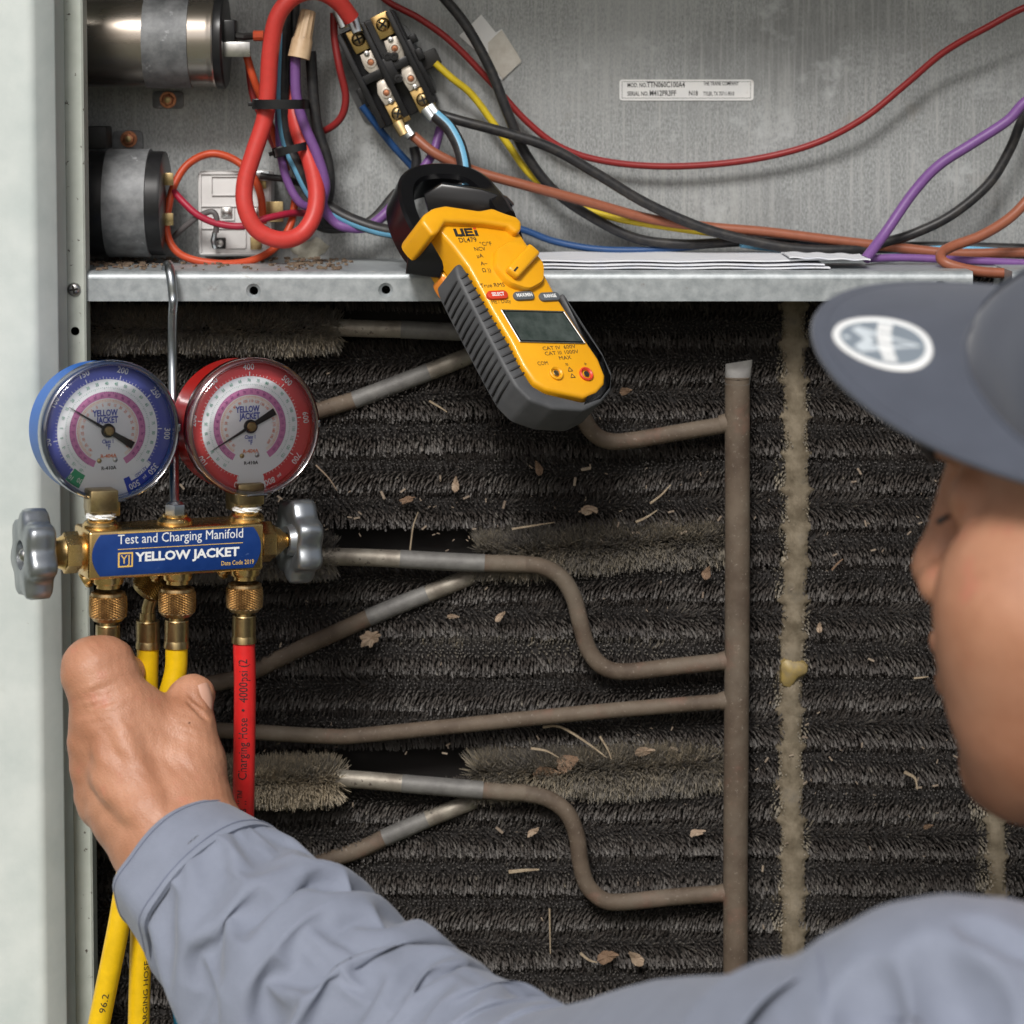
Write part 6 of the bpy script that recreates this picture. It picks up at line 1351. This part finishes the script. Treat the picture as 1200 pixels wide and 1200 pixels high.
# ================================================================ dry debris caught on the coil
for k_, c1, c2 in (('leaf', (.12, .07, .04), (.19, .12, .075)), ('pale', (.36, .29, .20), (.24, .18, .12)), ('husk', (.22, .15, .10), (.33, .25, .18))): M[k_] = mat('dry_' + k_, c1, .8, 0, noise_=300, col2=c2, bump=(500, .4, .0005))
YD = YC - .0155
def leaf(px, py, s, rot, label, m='leaf', lob=5, grp=None):
    f = PF(px, py, YD, rot).sub(0, 0); k = ps(YD); V = [f.p(0, 0, .001)]; F = []; n = 26
    tilt = random.uniform(-.6, .6)
    el = random.uniform(.38, .7); ph = random.uniform(0, 6)
    for i in range(n):
        a = 2 * math.pi * i / n; r = .95 * s * k * (1 + (.16 * math.cos(lob * a + ph) if lob > 3 else .05 * math.cos(3 * a)) + random.uniform(-.10, .08)); x_, y_ = r * math.cos(a) * (1.15 - .15 * abs(math.sin(a))), r * math.sin(a) * (el if lob < 6 else .8) * (1 - .35 * math.cos(a))
        V.append(f.p(x_, y_, .0006 + tilt * y_ + random.uniform(0, .0007) + 60 * x_ * x_))
    for i in range(n): F.append((0, 1 + i, 1 + (i + 1) % n))
    V2 = [v + f.z * -.0003 for v in V]; m_ = len(V); F += [tuple(j + m_ for j in t[::-1]) for t in F]
    for i in range(n): F.append((1 + i, 1 + i + m_, 1 + (i + 1) % n + m_, 1 + (i + 1) % n))
    return O('dry_leaf', (V + V2, F), M[m], None, sharp=None, label=label, cat='leaf', group=grp)
def straw(pts, w, label, m='pale', y=None, grp='dry straws on the coil'):
    P = [at(p[0], p[1], (y or YD) - random.uniform(0, .002)) for p in pts]; return O('dry_straw', tube(spline(P, 4), [w * ps(YD), w * .8 * ps(YD), w * .4 * ps(YD)], 5), M[m], None, sharp=60, label=label, cat='straw', group=grp)
straw([(636, 852), (657, 852), (690, 872), (711, 888)], 1.9, 'long bent golden straw lying below the level pipe, near the header')
straw([(703, 863), (713, 880), (719, 898)], 1.5, 'short upright straw crossing the golden one near the header')
straw([(622, 877), (640, 880), (655, 888)], 1.6, 'pale straw on the lower fuzzy fins, left of the golden one')
straw([(503, 470), (515, 477), (524, 483)], 1.4, 'thin straw on the coil below the meter, left of its foot')
straw([(480, 650), (484, 618), (490, 600)], 1.2, 'thin twig above the middle pipe, under the pale seed husk')
straw([(762, 590), (775, 580), (786, 568)], 1.5, 'diagonal twig on the fins left of the header pipe')
straw([(745, 612), (758, 606), (770, 598)], 1.6, 'pale twig below the diagonal twig, left of the header pipe', )
straw([(600, 620), (625, 616), (650, 612)], 1.4, 'level straw on top of the middle fuzzy fin roll')
straw([(644, 1065), (644.5, 1095), (645, 1118)], 1.3, 'vertical straw hanging above the shirt sleeve')
straw([(596, 1022), (615, 1020), (632, 1019)], 2.4, 'flat pale straw on the lower coil, left of the lowest bend')
straw([(680, 1117), (690, 1125), (700, 1128)], 1.8, 'small curled straw by the sleeve at the bottom')
straw([(1060, 905), (1072, 912), (1075, 925)], 2.2, 'pale straw piece on the right part of the coil under the chin')
straw([(1071, 795), (1080, 794), (1088, 793)], 1.2, 'tiny pale straw beside the mouth')
straw([(700, 600), (690, 596), (678, 600)], 2.6, 'chunky pale twig lying above the middle fuzzy roll', 'husk')
straw([(975, 668), (982, 660), (988, 655)], 1.4, 'small orange twig right of the beige strip', 'leaf')
straw([(370, 545), (385, 560), (395, 575)], 1.0, 'thin dark twig right of the red gauge', 'husk')
leaf(534, 567, 9, 1.5, 'pale oval seed husk on the coil below the meter', 'husk', 2)
leaf(631, 548, 9, 1.9, 'grey brown leaf scrap right of the pale seed husk', 'leaf', 3)
leaf(478, 585, 9, .3, 'round brown leaf scrap between the red gauge and the seed husk')
leaf(435, 747, 12, .5, 'spiky brown dry leaf under the slanting middle pipe', 'husk', 7)
leaf(586, 722, 8, .8, 'small tan leaf above the long level pipe', 'husk', 3)
leaf(531, 722, 7, .0, 'flat orange brown scrap in the middle of the coil', 'husk', 2)
leaf(625, 974, 8, .6, 'tan crumb under the lower S bend, left one', 'husk', 4)
leaf(817, 975, 9, .2, 'pale crumb just left of the header near the bottom', 'husk', 4)
leaf(733, 458, 7, .2, 'small brown leaf right of the meter', 'leaf', 2)
leaf(690, 597, 9, .2, 'curled tan leaf above the middle fuzzy roll', 'husk', 2)
leaf(828, 671, 8, 1.2, 'tan scrap beside the header, above the S bend joint', 'leaf', 3)
leaf(640, 905, 16, .1, 'dark crumpled leaf on the lower fuzzy roll', 'leaf', 3)
leaf(665, 893, 13, .5, 'brown leaf beside the golden straw', 'leaf', 3)
leaf(755, 880, 11, .2, 'grey leaf scrap at the right end of the lower fuzzy roll', 'husk', 3)
leaf(960, 735, 6, 1.5, 'shiny grey flake right of the amber blob', 'husk', 2)
leaf(712, 1120, 12, .3, 'curled leaf at the bottom just above the sleeve', 'leaf', 3)
leaf(745, 1122, 11, 2.3, 'light brown leaf at the bottom beside the header', 'husk', 3)
leaf(1087, 968, 6, .3, 'small orange crumb low on the right part of the coil', 'leaf', 3)
# fine crumbs nobody could count
V, F = [], []
for i in range(330):
    px = random.uniform(120, 1190); py = random.choice([random.uniform(380, 1150), random.gauss(600, 30), random.gauss(890, 25), random.gauss(640, 40)]); 
    if not 360 < py < 1160: continue
    s = abs(random.gauss(0, .0005)) + .0002; f = PF(px, py, YD + .002 + random.uniform(0, .003), random.uniform(0, 3)); b_ = box(f, -s * 1.8, s * 1.8, -s * .5, s * .5, 0, s * .5); n = len(V); V += b_[0]; F += [tuple(q + n for q in t) for t in b_[1]]
O('fine_debris', (V, F), mat('dull_chaff', (.16, .12, .09), .9, 0, noise_=90, col2=(.30, .24, .18)), None, sharp=None, kind='stuff', label='tiny crumbs and chaff scattered over the coil fins', cat='debris')
